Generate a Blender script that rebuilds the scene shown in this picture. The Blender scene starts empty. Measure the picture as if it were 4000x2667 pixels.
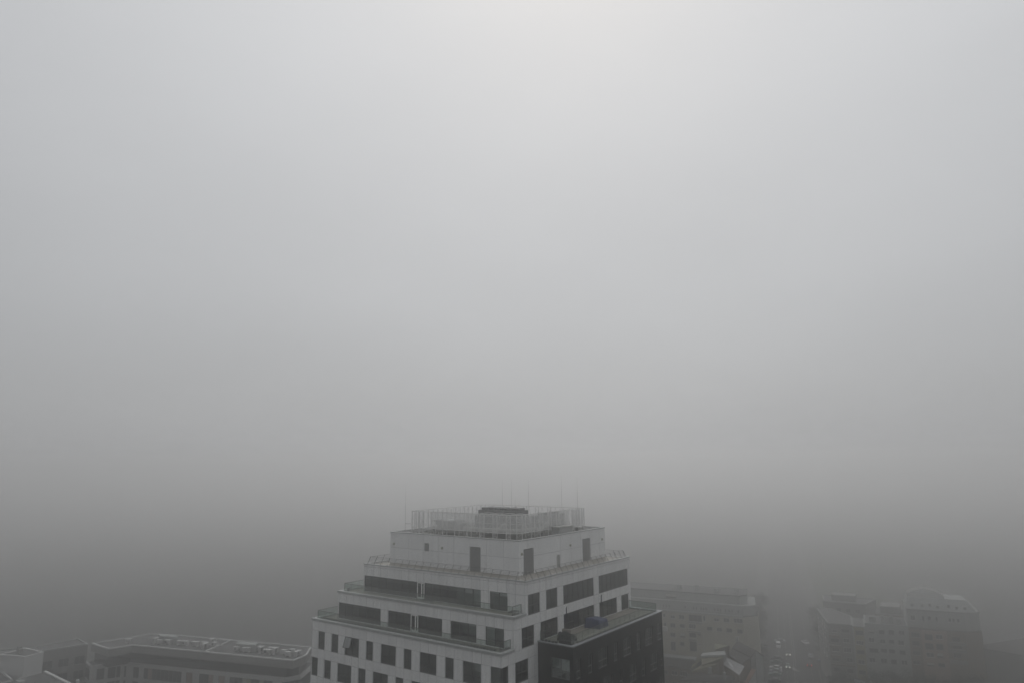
import bpy, math, random
from mathutils import Vector, Matrix
R = math.radians
sc = bpy.context.scene
col = sc.collection
random.seed(7)

# ------------------------------------------------------------------ camera
CAM = Vector((53.154, -69.760, 22.162))
FWD = Vector((-0.5834245, 0.79442758, 0.1688214)).normalized()
RT = Vector((0.80515434, 0.59301083, -0.00804038)).normalized()
UP = RT.cross(FWD).normalized()
cd = bpy.data.cameras.new('camera')
cd.sensor_width = 36; cd.lens = 24.736; cd.clip_start = .5; cd.clip_end = 6000
cam = bpy.data.objects.new('camera', cd); col.objects.link(cam)
cam.matrix_world = Matrix(((RT.x, UP.x, -FWD.x, CAM.x), (RT.y, UP.y, -FWD.y, CAM.y), (RT.z, UP.z, -FWD.z, CAM.z), (0, 0, 0, 1)))
sc.camera = cam

# ------------------------------------------------------------------ light
SUN_EL, SUN_AZ = 48, 6           # veiled sun, high and ahead of the camera
hd = Vector((FWD.x, FWD.y, 0)).normalized()
a0 = math.atan2(hd.x, hd.y) + R(SUN_AZ)
SD = Vector((math.sin(a0) * math.cos(R(SUN_EL)), math.cos(a0) * math.cos(R(SUN_EL)), math.sin(R(SUN_EL))))
world = bpy.data.worlds.new('World'); sc.world = world
world.use_nodes = True
wt = world.node_tree; N = wt.nodes; Lk = wt.links
N.clear()
out = N.new('ShaderNodeOutputWorld'); bg = N.new('ShaderNodeBackground')
bg.inputs['Strength'].default_value = 0.1
sky = N.new('ShaderNodeTexSky'); sky.sky_type = 'NISHITA'; sky.sun_disc = False
sky.sun_elevation = R(SUN_EL); sky.sun_rotation = a0
sky.air_density = 1; sky.dust_density = 6
tc = N.new('ShaderNodeTexCoord')
sep = N.new('ShaderNodeSeparateXYZ'); Lk.new(tc.outputs['Generated'], sep.inputs[0])
def wm(op, a, b=None):
    n = N.new('ShaderNodeMath'); n.operation = op
    for i, v in enumerate((a, b)):
        if v is None: continue
        if isinstance(v, (int, float)): n.inputs[i].default_value = v
        else: Lk.new(v, n.inputs[i])
    return n.outputs[0]
# overcast sky: dull at the horizon, brightest towards the veiled sun
el = wm('MAXIMUM', sep.outputs['Z'], 0.0)
dot = N.new('ShaderNodeVectorMath'); dot.operation = 'DOT_PRODUCT'
Lk.new(tc.outputs['Generated'], dot.inputs[0]); dot.inputs[1].default_value = SD
glow = wm('POWER', wm('MAXIMUM', wm('MULTIPLY', wm('ADD', dot.outputs['Value'], 1.0), .5), 0.0), 3.0)
SKY_H, SKY_Z, SKY_G = 2.15, 2.45, 2.95
lum = wm('ADD', wm('ADD', wm('MULTIPLY', el, SKY_Z), SKY_H), wm('MULTIPLY', glow, SKY_G))
# slightly uneven cloud base
cn = N.new('ShaderNodeTexNoise'); cn.inputs['Scale'].default_value = 2.2; cn.inputs['Detail'].default_value = 4; cn.inputs['Roughness'].default_value = .45
cmap = N.new('ShaderNodeMapping'); cmap.inputs['Scale'].default_value = (1, 1, 2.6); Lk.new(tc.outputs['Generated'], cmap.inputs[0]); Lk.new(cmap.outputs[0], cn.inputs['Vector'])
lum = wm('MULTIPLY', lum, wm('ADD', wm('MULTIPLY', wm('SUBTRACT', cn.outputs['Fac'], .5), .16), 1.0))
grey = N.new('ShaderNodeCombineXYZ')
Lk.new(wm('MULTIPLY', lum, .975), grey.inputs[0]); Lk.new(wm('MULTIPLY', lum, .995), grey.inputs[1]); Lk.new(wm('MULTIPLY', lum, 1.02), grey.inputs[2])
mx = N.new('ShaderNodeMix'); mx.data_type = 'RGBA'; mx.inputs['Factor'].default_value = .04
Lk.new(grey.outputs[0], mx.inputs[6]); Lk.new(sky.outputs[0], mx.inputs[7])
Lk.new(mx.outputs[2], bg.inputs['Color']); Lk.new(bg.outputs[0], out.inputs['Surface'])

sd = bpy.data.lights.new('sun', 'SUN'); sd.energy = .5; sd.angle = R(80); sd.color = (1, .995, .985)
sun = bpy.data.objects.new('sun', sd); col.objects.link(sun)
sun.rotation_euler = SD.to_track_quat('Z', 'Y').to_euler(); sun.location = (0, 0, 60)

vs = sc.view_settings
vs.view_transform = 'Standard'; vs.look = 'None'; vs.gamma = 1; vs.use_curve_mapping = False
vs.exposure = 0.0
cy = sc.cycles
cy.max_bounces = 16; cy.volume_bounces = 12; cy.transparent_max_bounces = 12
cy.diffuse_bounces = 2; cy.glossy_bounces = 2; cy.transmission_bounces = 2
cy.use_denoising = True; cy.use_adaptive_sampling = True; cy.adaptive_threshold = .02

# ------------------------------------------------------------------ haze
HAZE_DENS, HAZE_COL, HAZE_G = .0037, (.993, .990, .986, 1), .905
GZ = -52.0
def volume_mat():
    m = bpy.data.materials.new('haze_air'); m.use_nodes = True
    t = m.node_tree; t.nodes.clear()
    o = t.nodes.new('ShaderNodeOutputMaterial'); v = t.nodes.new('ShaderNodeVolumePrincipled')
    v.inputs['Color'].default_value = HAZE_COL
    v.inputs['Density'].default_value = HAZE_DENS
    v.inputs['Anisotropy'].default_value = HAZE_G
    t.links.new(v.outputs[0], o.inputs['Volume'])
    return m

# ------------------------------------------------------------------ materials
def mat(name, c, rough=.8, var=.08, scale=.5, metal=0., spec=.3, bump=0., streak=0., joints=None, c2=None):
    m = bpy.data.materials.new(name); m.use_nodes = True
    t = m.node_tree; n = t.nodes; l = t.links
    b = n['Principled BSDF']
    b.inputs['Roughness'].default_value = rough; b.inputs['Metallic'].default_value = metal
    b.inputs['Specular IOR Level'].default_value = spec
    g = n.new('ShaderNodeNewGeometry')
    no = n.new('ShaderNodeTexNoise'); no.inputs['Scale'].default_value = scale; no.inputs['Detail'].default_value = 5
    l.new(g.outputs['Position'], no.inputs['Vector'])
    def mth(op, a, b_=None, c_=None):
        q = n.new('ShaderNodeMath'); q.operation = op
        for i, v in enumerate((a, b_, c_)):
            if v is None: continue
            if isinstance(v, (int, float)): q.inputs[i].default_value = v
            else: l.new(v, q.inputs[i])
        return q.outputs[0]
    f = mth('MULTIPLY_ADD', mth('SUBTRACT', no.outputs['Fac'], .5), 2 * var, 1.0)
    sp = n.new('ShaderNodeSeparateXYZ'); l.new(g.outputs['Position'], sp.inputs[0])
    if streak:
        mp = n.new('ShaderNodeMapping'); mp.inputs['Scale'].default_value = (2.3, 2.3, .12)
        l.new(g.outputs['Position'], mp.inputs[0])
        n2 = n.new('ShaderNodeTexNoise'); n2.inputs['Scale'].default_value = 1; n2.inputs['Detail'].default_value = 3
        l.new(mp.outputs[0], n2.inputs['Vector'])
        f = mth('MULTIPLY', f, mth('MULTIPLY_ADD', mth('SUBTRACT', n2.outputs['Fac'], .5), 2 * streak, 1.0))
    if joints:
        # open joints between the cladding panels: (offset x, module x, offset y, module y, z list offset, floor, joint 2 drop)
        ox, mx_, oy, my_, oz, fl, drop = joints
        sn = n.new('ShaderNodeSeparateXYZ'); l.new(g.outputs['True Normal'], sn.inputs[0])
        isx = mth('GREATER_THAN', mth('ABSOLUTE', sn.outputs['X']), .5)
        def line(v, off, per, w):
            fr = mth('FRACT', mth('DIVIDE', mth('SUBTRACT', v, off - w / 2), per))
            return mth('LESS_THAN', fr, w / per)
        w = .035
        lx = line(sp.outputs['X'], ox, mx_, w); ly = line(sp.outputs['Y'], oy, my_, w)
        vert = mth('ADD', mth('MULTIPLY', ly, isx), mth('MULTIPLY', lx, mth('SUBTRACT', 1.0, isx)))
        hz = mth('MAXIMUM', line(sp.outputs['Z'], oz, fl, w), line(sp.outputs['Z'], oz - drop, fl, w))
        j = mth('MAXIMUM', vert, hz)
        f = mth('MULTIPLY', f, mth('MULTIPLY_ADD', j, -.62, 1.0))
        # each panel a slightly different tone
        ix = mth('FLOOR', mth('DIVIDE', mth('SUBTRACT', sp.outputs['X'], ox), mx_))
        iy = mth('FLOOR', mth('DIVIDE', mth('SUBTRACT', sp.outputs['Y'], oy), my_))
        iz = mth('FLOOR', mth('DIVIDE', mth('SUBTRACT', sp.outputs['Z'], oz), fl))
        cb = n.new('ShaderNodeCombineXYZ'); l.new(ix, cb.inputs[0]); l.new(iy, cb.inputs[1]); l.new(iz, cb.inputs[2])
        wn = n.new('ShaderNodeTexWhiteNoise'); l.new(cb.outputs[0], wn.inputs['Vector'])
        f = mth('MULTIPLY', f, mth('MULTIPLY_ADD', wn.outputs['Value'], .07, .965))
    vm = n.new('ShaderNodeVectorMath'); vm.operation = 'SCALE'
    if c2:
        mxn = n.new('ShaderNodeMix'); mxn.data_type = 'RGBA'
        n3 = n.new('ShaderNodeTexNoise'); n3.inputs['Scale'].default_value = scale * .35; n3.inputs['Detail'].default_value = 6
        l.new(g.outputs['Position'], n3.inputs['Vector'])
        rp = n.new('ShaderNodeValToRGB'); rp.color_ramp.elements[0].position = .4; rp.color_ramp.elements[1].position = .6
        l.new(n3.outputs['Fac'], rp.inputs[0]); l.new(rp.outputs[0], mxn.inputs['Factor'])
        mxn.inputs[6].default_value = (*c, 1); mxn.inputs[7].default_value = (*c2, 1)
        l.new(mxn.outputs[2], vm.inputs[0])
    else:
        vm.inputs[0].default_value = c
    l.new(f, vm.inputs['Scale']); l.new(vm.outputs[0], b.inputs['Base Color'])
    if bump:
        bp = n.new('ShaderNodeBump'); bp.inputs['Strength'].default_value = bump
        n4 = n.new('ShaderNodeTexNoise'); n4.inputs['Scale'].default_value = scale * 12
        l.new(g.outputs['Position'], n4.inputs['Vector']); l.new(n4.outputs['Fac'], bp.inputs['Height']); l.new(bp.outputs[0], b.inputs['Normal'])
    return m

def glass_mat(name, tint, fac=.12, rough=.03, mul=1.0):
    m = bpy.data.materials.new(name); m.use_nodes = True
    t = m.node_tree; n = t.nodes; l = t.links; n.clear()
    o = n.new('ShaderNodeOutputMaterial'); mx_ = n.new('ShaderNodeMixShader')
    tr = n.new('ShaderNodeBsdfTransparent'); tr.inputs[0].default_value = (*tint, 1)
    gl = n.new('ShaderNodeBsdfGlossy'); gl.inputs['Roughness'].default_value = rough; gl.inputs['Color'].default_value = (.9, .93, .92, 1)
    fr = n.new('ShaderNodeFresnel'); fr.inputs[0].default_value = 1.5
    ad = n.new('ShaderNodeMath'); ad.operation = 'MULTIPLY_ADD'; ad.inputs[1].default_value = mul; ad.inputs[2].default_value = fac; l.new(fr.outputs[0], ad.inputs[0])
    l.new(ad.outputs[0], mx_.inputs[0]); l.new(tr.outputs[0], mx_.inputs[1]); l.new(gl.outputs[0], mx_.inputs[2])
    l.new(mx_.outputs[0], o.inputs[0])
    return m

def emit_mat(name, c, s):
    m = bpy.data.materials.new(name); m.use_nodes = True
    b = m.node_tree.nodes['Principled BSDF']
    b.inputs['Base Color'].default_value = (*c, 1)
    b.inputs['Emission Color'].default_value = (*c, 1); b.inputs['Emission Strength'].default_value = s
    return m

JT = (-1.55, 1.438, .02, 1.362, -1.62, 3.7, 2.44)
M = dict(
 panel=mat('white_panel', (.75, .75, .74), .55, .09, .35, streak=.15, joints=JT),
 mech=mat('plant_room_panel', (.76, .76, .75), .55, .07, .35, streak=.10, joints=(-1.55, 2.876, .02, 2.724, 9.94, 20, 9)),
 dark=mat('dark_panel', (.012, .012, .012), .5, .25, .4, spec=.25, joints=JT, streak=.15),
 coping=mat('zinc_coping', (.36, .365, .36), .45, .1, .8, streak=.12),
 coping_dark=mat('pale_metal_coping', (.25, .26, .275), .35, .1, .8),
 deck=mat('terrace_deck', (.27, .25, .215), .9, .12, 1.2, bump=.2, c2=(.20, .19, .165)),
 roofmem=mat('roof_membrane', (.44, .42, .38), .85, .12, .8, c2=(.35, .33, .29)),
 mechdeck=mat('plant_deck', (.10, .10, .085), .9, .2, .8, c2=(.06, .06, .05)),
 frame=mat('dark_window_frame', (.02, .021, .021), .4, .1, 2),
 lframe=mat('grey_window_frame', (.20, .205, .20), .4, .1, 2),
 wframe=mat('white_door_frame', (.82, .82, .80), .4, .05, 2),
 pane=glass_mat('window_glass', (.82, .86, .85), .10),
 pane_open=glass_mat('open_window_glass', (.30, .38, .45), .22),
 rail=glass_mat('railing_glass', (.85, .89, .87), .0, mul=.22),
 railcap=mat('rail_cap', (.05, .055, .05), .4, .1, 2),
 inside=mat('dark_interior', (.09, .09, .088), .9, .3, .5),
 blind=mat('roller_blind', (.68, .69, .67), .8, .05, 2),
 curtain=mat('white_curtain', (.7, .7, .7), .8, .03, 2),
 steel=mat('galvanised_steel', (.64, .64, .63), .5, .1, 2),
 dsteel=mat('dark_steel', (.045, .045, .043), .5, .1, 2),
 slat=mat('screen_slat', (.74, .74, .72), .5, .05, 2),
 vent=mat('vent_slat', (.33, .33, .32), .5, .05, 2),
 black=mat('black_void', (.012, .012, .012), .9, .1, 1),
 chill=mat('dark_chiller_casing', (.12, .122, .12), .6, .2, 1),
 duct=mat('pale_duct', (.48, .48, .45), .5, .1, 1, c2=(.35, .35, .33)),
 lamp=mat('beige_lamp_glass', (.34, .33, .26), .4, .1, 2),
 blue=mat('blue_tarpaulin', (.030, .042, .105), .55, .25, 1.2, bump=.3),
 leaf=mat('bush_leaf', (.035, .05, .045), .8, .35, 3),
 tleaf=mat('tree_leaf', (.035, .042, .032), .85, .4, .8),
 bark=mat('bark', (.05, .045, .04), .9, .3, 2),
 wood=mat('cushion_fabric', (.22, .20, .175), .9, .1, 2),
 canvas=mat('furled_canvas', (.03, .032, .032), .9, .2, 3),
 asphalt=mat('asphalt', (.040, .041, .041), .85, .18, .3, c2=(.05, .05, .05), bump=.1),
 pave=mat('pavement_slabs', (.11, .11, .105), .9, .15, .4, c2=(.085, .085, .08)),
 ground=mat('city_ground', (.055, .056, .053), .95, .25, .05, c2=(.035, .038, .033)),
 paint=mat('road_paint', (.30, .30, .29), .8, .4, 1),
 grass=mat('planted_verge', (.035, .045, .025), .95, .3, .6),
 ochre=mat('ochre_render', (.25, .235, .15), .9, .12, .3, streak=.15),
 cream=mat('cream_render', (.34, .325, .27), .9, .12, .3, streak=.15),
 brown=mat('brown_render', (.16, .135, .11), .9, .15, .3, streak=.15),
 pink=mat('faded_pink_render', (.27, .21, .18), .9, .15, .3, streak=.12),
 grey=mat('grey_render', (.19, .19, .18), .9, .15, .3, streak=.15),
 pale=mat('pale_grey_render', (.29, .30, .29), .9, .12, .3, streak=.12),
 band=mat('light_band_render', (.42, .42, .41), .85, .12, .3, streak=.12),
 wallwhite=mat('white_render', (.50, .50, .49), .85, .1, .3, streak=.12),
 roofgrey=mat('grey_roof_felt', (.12, .12, .118), .9, .2, .25, c2=(.09, .09, .088)),
 rooftin=mat('light_metal_roof', (.42, .42, .42), .45, .12, .5),
 roofdark=mat('dark_tiled_roof', (.055, .052, .05), .9, .25, .5),
 roofolive=mat('mossy_roof', (.13, .135, .09), .9, .2, .4, c2=(.18, .17, .12)),
 rust=mat('rusty_roof', (.16, .10, .075), .9, .2, .5),
 fglass=mat('dark_far_glass', (.03, .032, .033), .2, .3, .3, spec=.5),
 shutter=mat('pale_shutter', (.42, .42, .40), .7, .05, 1),
 sign=mat('pale_blue_billboard', (.34, .42, .47), .5, .12, .5, c2=(.45, .48, .5)),
 tyre=mat('tyre_rubber', (.02, .02, .02), .9, .1, 3),
 carglass=mat('car_glass', (.015, .017, .018), .1, .1, 1, spec=.6),
 car_white=mat('car_paint_white', (.62, .62, .61), .3, .03, 1), car_dark=mat('car_paint_dark', (.03, .032, .035), .3, .1, 1),
 car_silver=mat('car_paint_silver', (.32, .33, .34), .3, .05, 1, metal=.4), car_blue=mat('car_paint_blue', (.05, .08, .16), .3, .05, 1),
 car_orange=mat('car_paint_orange', (.48, .16, .06), .4, .05, 1), car_teal=mat('car_paint_teal', (.10, .15, .14), .3, .05, 1),
 head_on=emit_mat('headlight_lit', (1, .97, .88), 3), tail_on=emit_mat('tail_light_lit', (1, .12, .10), 2.5),
 head_off=mat('headlight_glass', (.4, .4, .4), .2, .02, 1), tail_off=mat('tail_light_glass', (.25, .02, .02), .3, .02, 1),
)

# ------------------------------------------------------------------ mesh helpers
class MB:
    def __init__(s): s.v = []; s.f = []; s.mi = []
    def add(s, vs_, fs, mi=0):
        b = len(s.v); s.v += [tuple(p) for p in vs_]
        for f in fs: s.f.append([b + i for i in f]); s.mi.append(mi)
        return s
    def box(s, x0, x1, y0, y1, z0, z1, mi=0):
        if x0 > x1: x0, x1 = x1, x0
        if y0 > y1: y0, y1 = y1, y0
        if z0 > z1: z0, z1 = z1, z0
        v = [(x0, y0, z0), (x1, y0, z0), (x1, y1, z0), (x0, y1, z0), (x0, y0, z1), (x1, y0, z1), (x1, y1, z1), (x0, y1, z1)]
        return s.add(v, [(0, 3, 2, 1), (4, 5, 6, 7), (0, 1, 5, 4), (1, 2, 6, 5), (2, 3, 7, 6), (3, 0, 4, 7)], mi)
    def obox(s, A, e, n, s0, s1, d0, d1, z0, z1, mi=0):
        """box in an oriented frame: along e, out along n"""
        P = lambda a, d, z: (A[0] + e[0] * a + n[0] * d, A[1] + e[1] * a + n[1] * d, z)
        v = [P(s0, d0, z0), P(s1, d0, z0), P(s1, d1, z0), P(s0, d1, z0), P(s0, d0, z1), P(s1, d0, z1), P(s1, d1, z1), P(s0, d1, z1)]
        return s.add(v, [(0, 3, 2, 1), (4, 5, 6, 7), (0, 1, 5, 4), (1, 2, 6, 5), (2, 3, 7, 6), (3, 0, 4, 7)], mi)
    def bar(s, p, q, r, n=6, r2=None, mi=0, caps=True):
        p = Vector(p); q = Vector(q); d = (q - p)
        if d.length < 1e-6: return s
        d.normalize(); a = d.orthogonal().normalized(); b = d.cross(a)
        r2 = r if r2 is None else r2
        v = []
        for c, rr in ((p, r), (q, r2)):
            for i in range(n):
                t = 2 * math.pi * i / n
                v.append(c + a * (rr * math.cos(t)) + b * (rr * math.sin(t)))
        f = [(i, (i + 1) % n, n + (i + 1) % n, n + i) for i in range(n)]
        if caps: f += [tuple(range(n - 1, -1, -1)), tuple(range(n, 2 * n))]
        return s.add(v, f, mi)
    def prism(s, poly, z0, z1, mi=0, mtop=None, top=True):
        area = sum(poly[i][0] * poly[(i + 1) % len(poly)][1] - poly[(i + 1) % len(poly)][0] * poly[i][1] for i in range(len(poly)))
        if area < 0: poly = poly[::-1]
        n = len(poly)
        v = [(x, y, z0) for x, y in poly] + [(x, y, z1) for x, y in poly]
        s.add(v, [(i, (i + 1) % n, n + (i + 1) % n, n + i) for i in range(n)], mi)
        s.add(v, [tuple(range(n - 1, -1, -1))], mi)
        if top: s.add(v, [tuple(range(n, 2 * n))], mi if mtop is None else mtop)
        return s
    def build(s, name, mats, parent=None, smooth=False, bevel=0, origin=None):
        me = bpy.data.meshes.new(name)
        og = Vector(origin) if origin is not None else Vector((0, 0, 0))
        me.from_pydata([(p[0] - og.x, p[1] - og.y, p[2] - og.z) for p in s.v], [], s.f)
        if not isinstance(mats, (list, tuple)): mats = [mats]
        for m in mats: me.materials.append(m)
        for p, i in zip(me.polygons, s.mi): p.material_index = i; p.use_smooth = smooth
        me.update()
        o = bpy.data.objects.new(name, me); col.objects.link(o)
        if origin is not None and not parent: o.location = og
        if parent:
            o.parent = parent
            w = parent
            off = Vector((0, 0, 0))
            while w is not None: off += w.location; w = w.parent
            # meshes are given in world metres; offset back by the parents' places
            if origin is not None: o.location = og - off
            else:
                me.transform(Matrix.Translation(-off))
        if bevel:
            b = o.modifiers.new('bevel', 'BEVEL'); b.width = bevel; b.segments = 2; b.limit_method = 'ANGLE'
        return o
def tag(o, label=None, cat=None, group=None, kind=None):
    if label: o['label'] = label
    if cat: o['category'] = cat
    if group: o['group'] = group
    if kind: o['kind'] = kind
    return o
def thing(name, label, cat, loc=(0, 0, 0), group=None):
    o = bpy.data.objects.new(name, None); col.objects.link(o); o.location = loc; o.empty_display_size = .5
    return tag(o, label, cat, group)
def copy_tree(o, parent=None):
    c = o.copy(); col.objects.link(c); c.parent = parent
    for ch in o.children: copy_tree(ch, c)
    return c

# ------------------------------------------------------------------ haze box, ground, street
hz = MB().box(-1700, 1700, -1400, 1900, GZ - 1, 31).build('haze', volume_mat()); tag(hz, kind='stuff')

g = MB(); g.add([(-1650, -1350, GZ), (1650, -1350, GZ), (1650, 1850, GZ), (-1650, 1850, GZ)], [(0, 1, 2, 3)])
tag(g.build('ground', M['ground']), kind='structure')
SE = Vector((-.2801, .96)); SN = Vector((.96, .2801)); S0 = Vector((-29.6, 187.0))   # street axis, its left kerb
def st(a, b): return (S0.x + SE.x * a + SN.x * b, S0.y + SE.y * a + SN.y * b)
def strip(mb, a0, a1, b0, b1, z, h=None):
    p = [st(a0, b0), st(a0, b1), st(a1, b1), st(a1, b0)]
    if h: mb.prism(p, z, z + h)
    else: mb.add([(x, y, z) for x, y in p], [(0, 1, 2, 3)])
m = MB(); strip(m, -260, 900, 0, 18.9, GZ + .008); tag(m.build('road', M['asphalt']), kind='structure')
m = MB(); strip(m, 15, 900, -7, -.02, GZ + .004, .13); strip(m, -140, 900, 18.92, 25, GZ + .004, .13)
tag(m.build('pavement', M['pave']), kind='structure')
m = MB(); strip(m, -60, 300, 25.05, 60, GZ + .004, .08); tag(m.build('verge', M['grass']), kind='structure')
m = MB()
zl = GZ + .013
for b in (4.6,):
    strip(m, -100, 130, b, b + .16, zl)
for k in range(-30, 20): strip(m, k * 6, k * 6 + 3, 7.2, 7.36, zl)
strip(m, -100, 130, 9.6, 9.76, zl); strip(m, 22, 120, 10.3, 10.46, zl)
for a in range(0, 24): strip(m, -90 + a * 4.0, -90 + a * 4 + 4.02, 13.0 - a * .12, 13.18 - a * .12, zl)
for k in range(-30, 30): strip(m, k * 6, k * 6 + 3, 15.4, 15.56, zl)
strip(m, -100, 20, 17.9, 18.08, zl)
for k in range(1, 9): strip(m, 1.5 + k * 5.6, 1.66 + k * 5.6, .15, 4.4, zl)
m.add([(-26.8, 210.4, zl + .004), (-25.4, 205.4, zl + .004), (-22.7, 204.7, zl + .004)], [(0, 1, 2)])
tag(m.build('lane_markings', M['paint']), kind='structure')
m = MB(); m.add([(34, 225, GZ + .01), (70, 225, GZ + .01), (80, 330, GZ + .01), (30, 330, GZ + .01)], [(0, 1, 2, 3)])
tag(m.build('car_park', M['asphalt']), kind='structure')

# ------------------------------------------------------------------ the tower
tower = thing('office_tower', 'stepped white panelled office tower with terraces and a dark annex', 'building', (0, 0, GZ))
def bands(mb, plane, c, u0, u1, z0, z1, ops, dep=.35):
    """wall slab with real openings; plane 'y' faces -Y at Y=c, plane 'x' faces +X at X=c"""
    zs = sorted({z0, z1, *[min(max(o[2], z0), z1) for o in ops], *[min(max(o[3], z0), z1) for o in ops]})
    for a, b in zip(zs, zs[1:]):
        if b - a < 1e-4: continue
        mid = (a + b) / 2
        cut = sorted((o[0], o[1]) for o in ops if o[2] < mid < o[3])
        u = u0
        for s, e in cut + [(u1, u1)]:
            s = min(max(s, u0), u1)
            if s > u + 1e-4:
                if plane == 'y': mb.box(u, s, c, c + dep, a, b)
                else: mb.box(c - dep, c, u, s, a, b)
            u = max(u, e)
def wbox(mb, plane, c, u0, u1, d0, d1, z0, z1, mi=0):
    """d measured inwards from the wall face"""
    if plane == 'y': mb.box(u0, u1, c + d0, c + d1, z0, z1, mi)
    else: mb.box(c - d1, c - d0, u0, u1, z0, z1, mi)
rw = random.Random(3)
def window(plane, c, u0, u1, z0, z1, mod=1.438, split=.36, mf='frame', blinds=None, ribbon=False, skip=(), tall=False, glass='pane', name='window'):
    m = MB(); t = .07
    wbox(m, plane, c, u0, u1, .14, .22, z1 - t, z1); wbox(m, plane, c, u0, u1, .14, .22, z0, z0 + t)
    wbox(m, plane, c, u0, u0 + t, .14, .22, z0 + t, z1 - t); wbox(m, plane, c, u1 - t, u1, .14, .22, z0 + t, z1 - t)
    n = max(1, round((u1 - u0) / mod)); w = (u1 - u0) / n
    for k in range(1, n):
        u = u0 + w * k; wbox(m, plane, c, u - t * .5, u + t * .5, .14, .215, z0 + t, z1 - t)
    zt = z0 + (z1 - z0) * split
    for k in range(n):
        if tall and rw.random() > .35: continue
        a, b = u0 + w * k + t * (.5 if k else 1), u0 + w * (k + 1) - t * (.5 if k < n - 1 else 1)
        wbox(m, plane, c, a, b, .145, .21, zt - t * .6, zt + t * .6)
    o = m.build(name, M[mf], tower)
    p = MB()
    for k in range(n):
        if k in skip: continue
        a, b = u0 + w * k + .02, u0 + w * (k + 1) - .02
        wbox(p, plane, c, a, b, .172, .190, z0 + .03, z1 - .03)
    p.build('pane', M[glass], o)
    for k in range(n):
        if k in skip: continue
        h = (blinds[k] if blinds and k < len(blinds) else rw.choice([0, 0, 0, .15, .3, .45, .62, .9]))
        if h:
            a, b = u0 + w * k + .06, u0 + w * (k + 1) - .06
            bl = MB(); wbox(bl, plane, c, a, b, .27, .29, z1 - (z1 - z0) * h, z1 - .05); bl.build('blind', M['blind'], o)
    return o
def door(plane, c, u0, u1, z0, z1):
    m = MB(); t = .12; mid = u0 + (u1 - u0) * .64
    wbox(m, plane, c, u0, u0 + t, .06, .16, z0, z1); wbox(m, plane, c, u1 - t, u1, .06, .16, z0, z1)
    wbox(m, plane, c, mid - t * .7, mid + t * .7, .06, .16, z0, z1)
    for a, b in ((u0 + t, mid - t * .7), (mid + t * .7, u1 - t)):
        wbox(m, plane, c, a, b, .065, .155, z1 - t * 1.2, z1); wbox(m, plane, c, a, b, .065, .155, z0, z0 + t * 1.8)
    d = m.build('door', M['wframe'], tower); d['label'] = 'white framed glazed terrace door'
    p = MB(); wbox(p, plane, c, u0 + t, u1 - t, .10, .115, z0 + .05, z1 - .05); p.build('pane', M['pane'], d)
    h = MB(); wbox(h, plane, c, mid - .22, mid - .18, .02, .06, z0 + 1.0, z0 + 1.15); h.build('handle', M['dsteel'], d)

W3, W2_, W1_ = 5.78, 2.08, -1.62
t3l = [(-29.45, -18.70), (-17.28, -7.17), (-5.68, -2.82)]
t2l = [(-32.05, -23.11), (-21.67, -17.36), (-15.98, -11.62), (-10.16, -5.84), (-4.40, -1.50)]
t1l = [(-33.23, -31.80), (-30.37, -28.91), (-27.50, -24.61), (-23.19, -21.80), (-20.31, -17.46), (-16.02, -14.61), (-13.15, -10.27), (-8.83, -7.41), (-5.94, -3.08)]
t0l = [(-34.55, -33.17), (-31.75, -30.33), (-28.90, -26.02), (-24.62, -23.16), (-21.72, -18.86), (-17.42, -16.01), (-14.55, -11.66), (-10.25, -8.83), (-7.40, -4.52), (-3.09, -1.65)]
t3r = [(5.57, 8.24), (9.66, 12.38), (13.79, 21.98), (23.42, 32.5)]
t2r = [(4.15, 6.88), (8.30, 12.35), (13.79, 21.93), (23.40, 28.80), (30.15, 32.5)]
t1r = [(2.77, 5.52)]
E_ = 33.3
# left-hand facades (facing -Y)
m = MB(); bands(m, 'y', 5.04, -29.55, 0, 3.55, 7.36, [(a, b, 3.58, W3) for a, b in [(-29.45, -7.17), (-5.68, -2.82)]])
m.box(-29.55, -29.2, 5.39, E_, 3.4, 7.36); m.box(-29.2, -.35, E_ - .3, E_, 3.4, 7.36)
bands(m, 'x', 0, 5.39, E_, 3.25, 7.36, [(a, b, 3.34, W3) for a, b in t3r])
m.build('upper_storey_wall', M['panel'], tower)
m = MB(); bands(m, 'y', 2.51, -32.15, 0, -.2, 3.57, [(a, b, -.12, W2_) for a, b in [(-32.05, -23.11), (-21.67, -11.62), (-10.16, -5.84), (-4.4, -1.5)]])
m.box(-32.15, -31.8, 2.86, E_, -.3, 3.57); m.box(-31.8, -.35, E_ - .3, E_, -.3, 3.4)
bands(m, 'x', 0, 2.86, E_, -.45, 3.25, [(a, b, -.34 if a < 8 else -.14, W2_) for a, b in t2r]); m.box(-.35, 0, 2.86, 5.04, 3.25, 3.57)
m.box(-.35, 0, 5.04, 5.39, 3.25, 3.55)
m.build('middle_storey_wall', M['panel'], tower)
m = MB()
ol = [(a, b, -4.06, W1_) for a, b in t1l] + [(-1.63, 0, -4.06, W1_)] + [(a, b, -7.76, W1_ - 3.7) for a, b in t0l] + [(a, b, -11.46, W1_ - 7.4) for a, b in t1l]
bands(m, 'y', 0, -34.67, 0, -18, -.12, ol)
orr = [(a, b, -4.06, W1_) for a, b in t1r] + [(.3, 1.41, -4.06, W1_)] + [(1.41, 4.13, -7.76, -5.32), (5.5, 6.86, -7.76, -5.32), (2.77, 5.52, -11.46, -9.02)]
bands(m, 'x', 0, .35, E_, -18, -.45, orr); m.box(-.35, 0, .35, 2.86, -.45, -.12)
m.box(-34.67, -34.32, .35, E_, -18, -.12); m.box(-34.32, -.35, E_ - .3, E_, -18, -.35)
m.box(-34.67, 0, 0, E_, GZ, -18)
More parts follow.
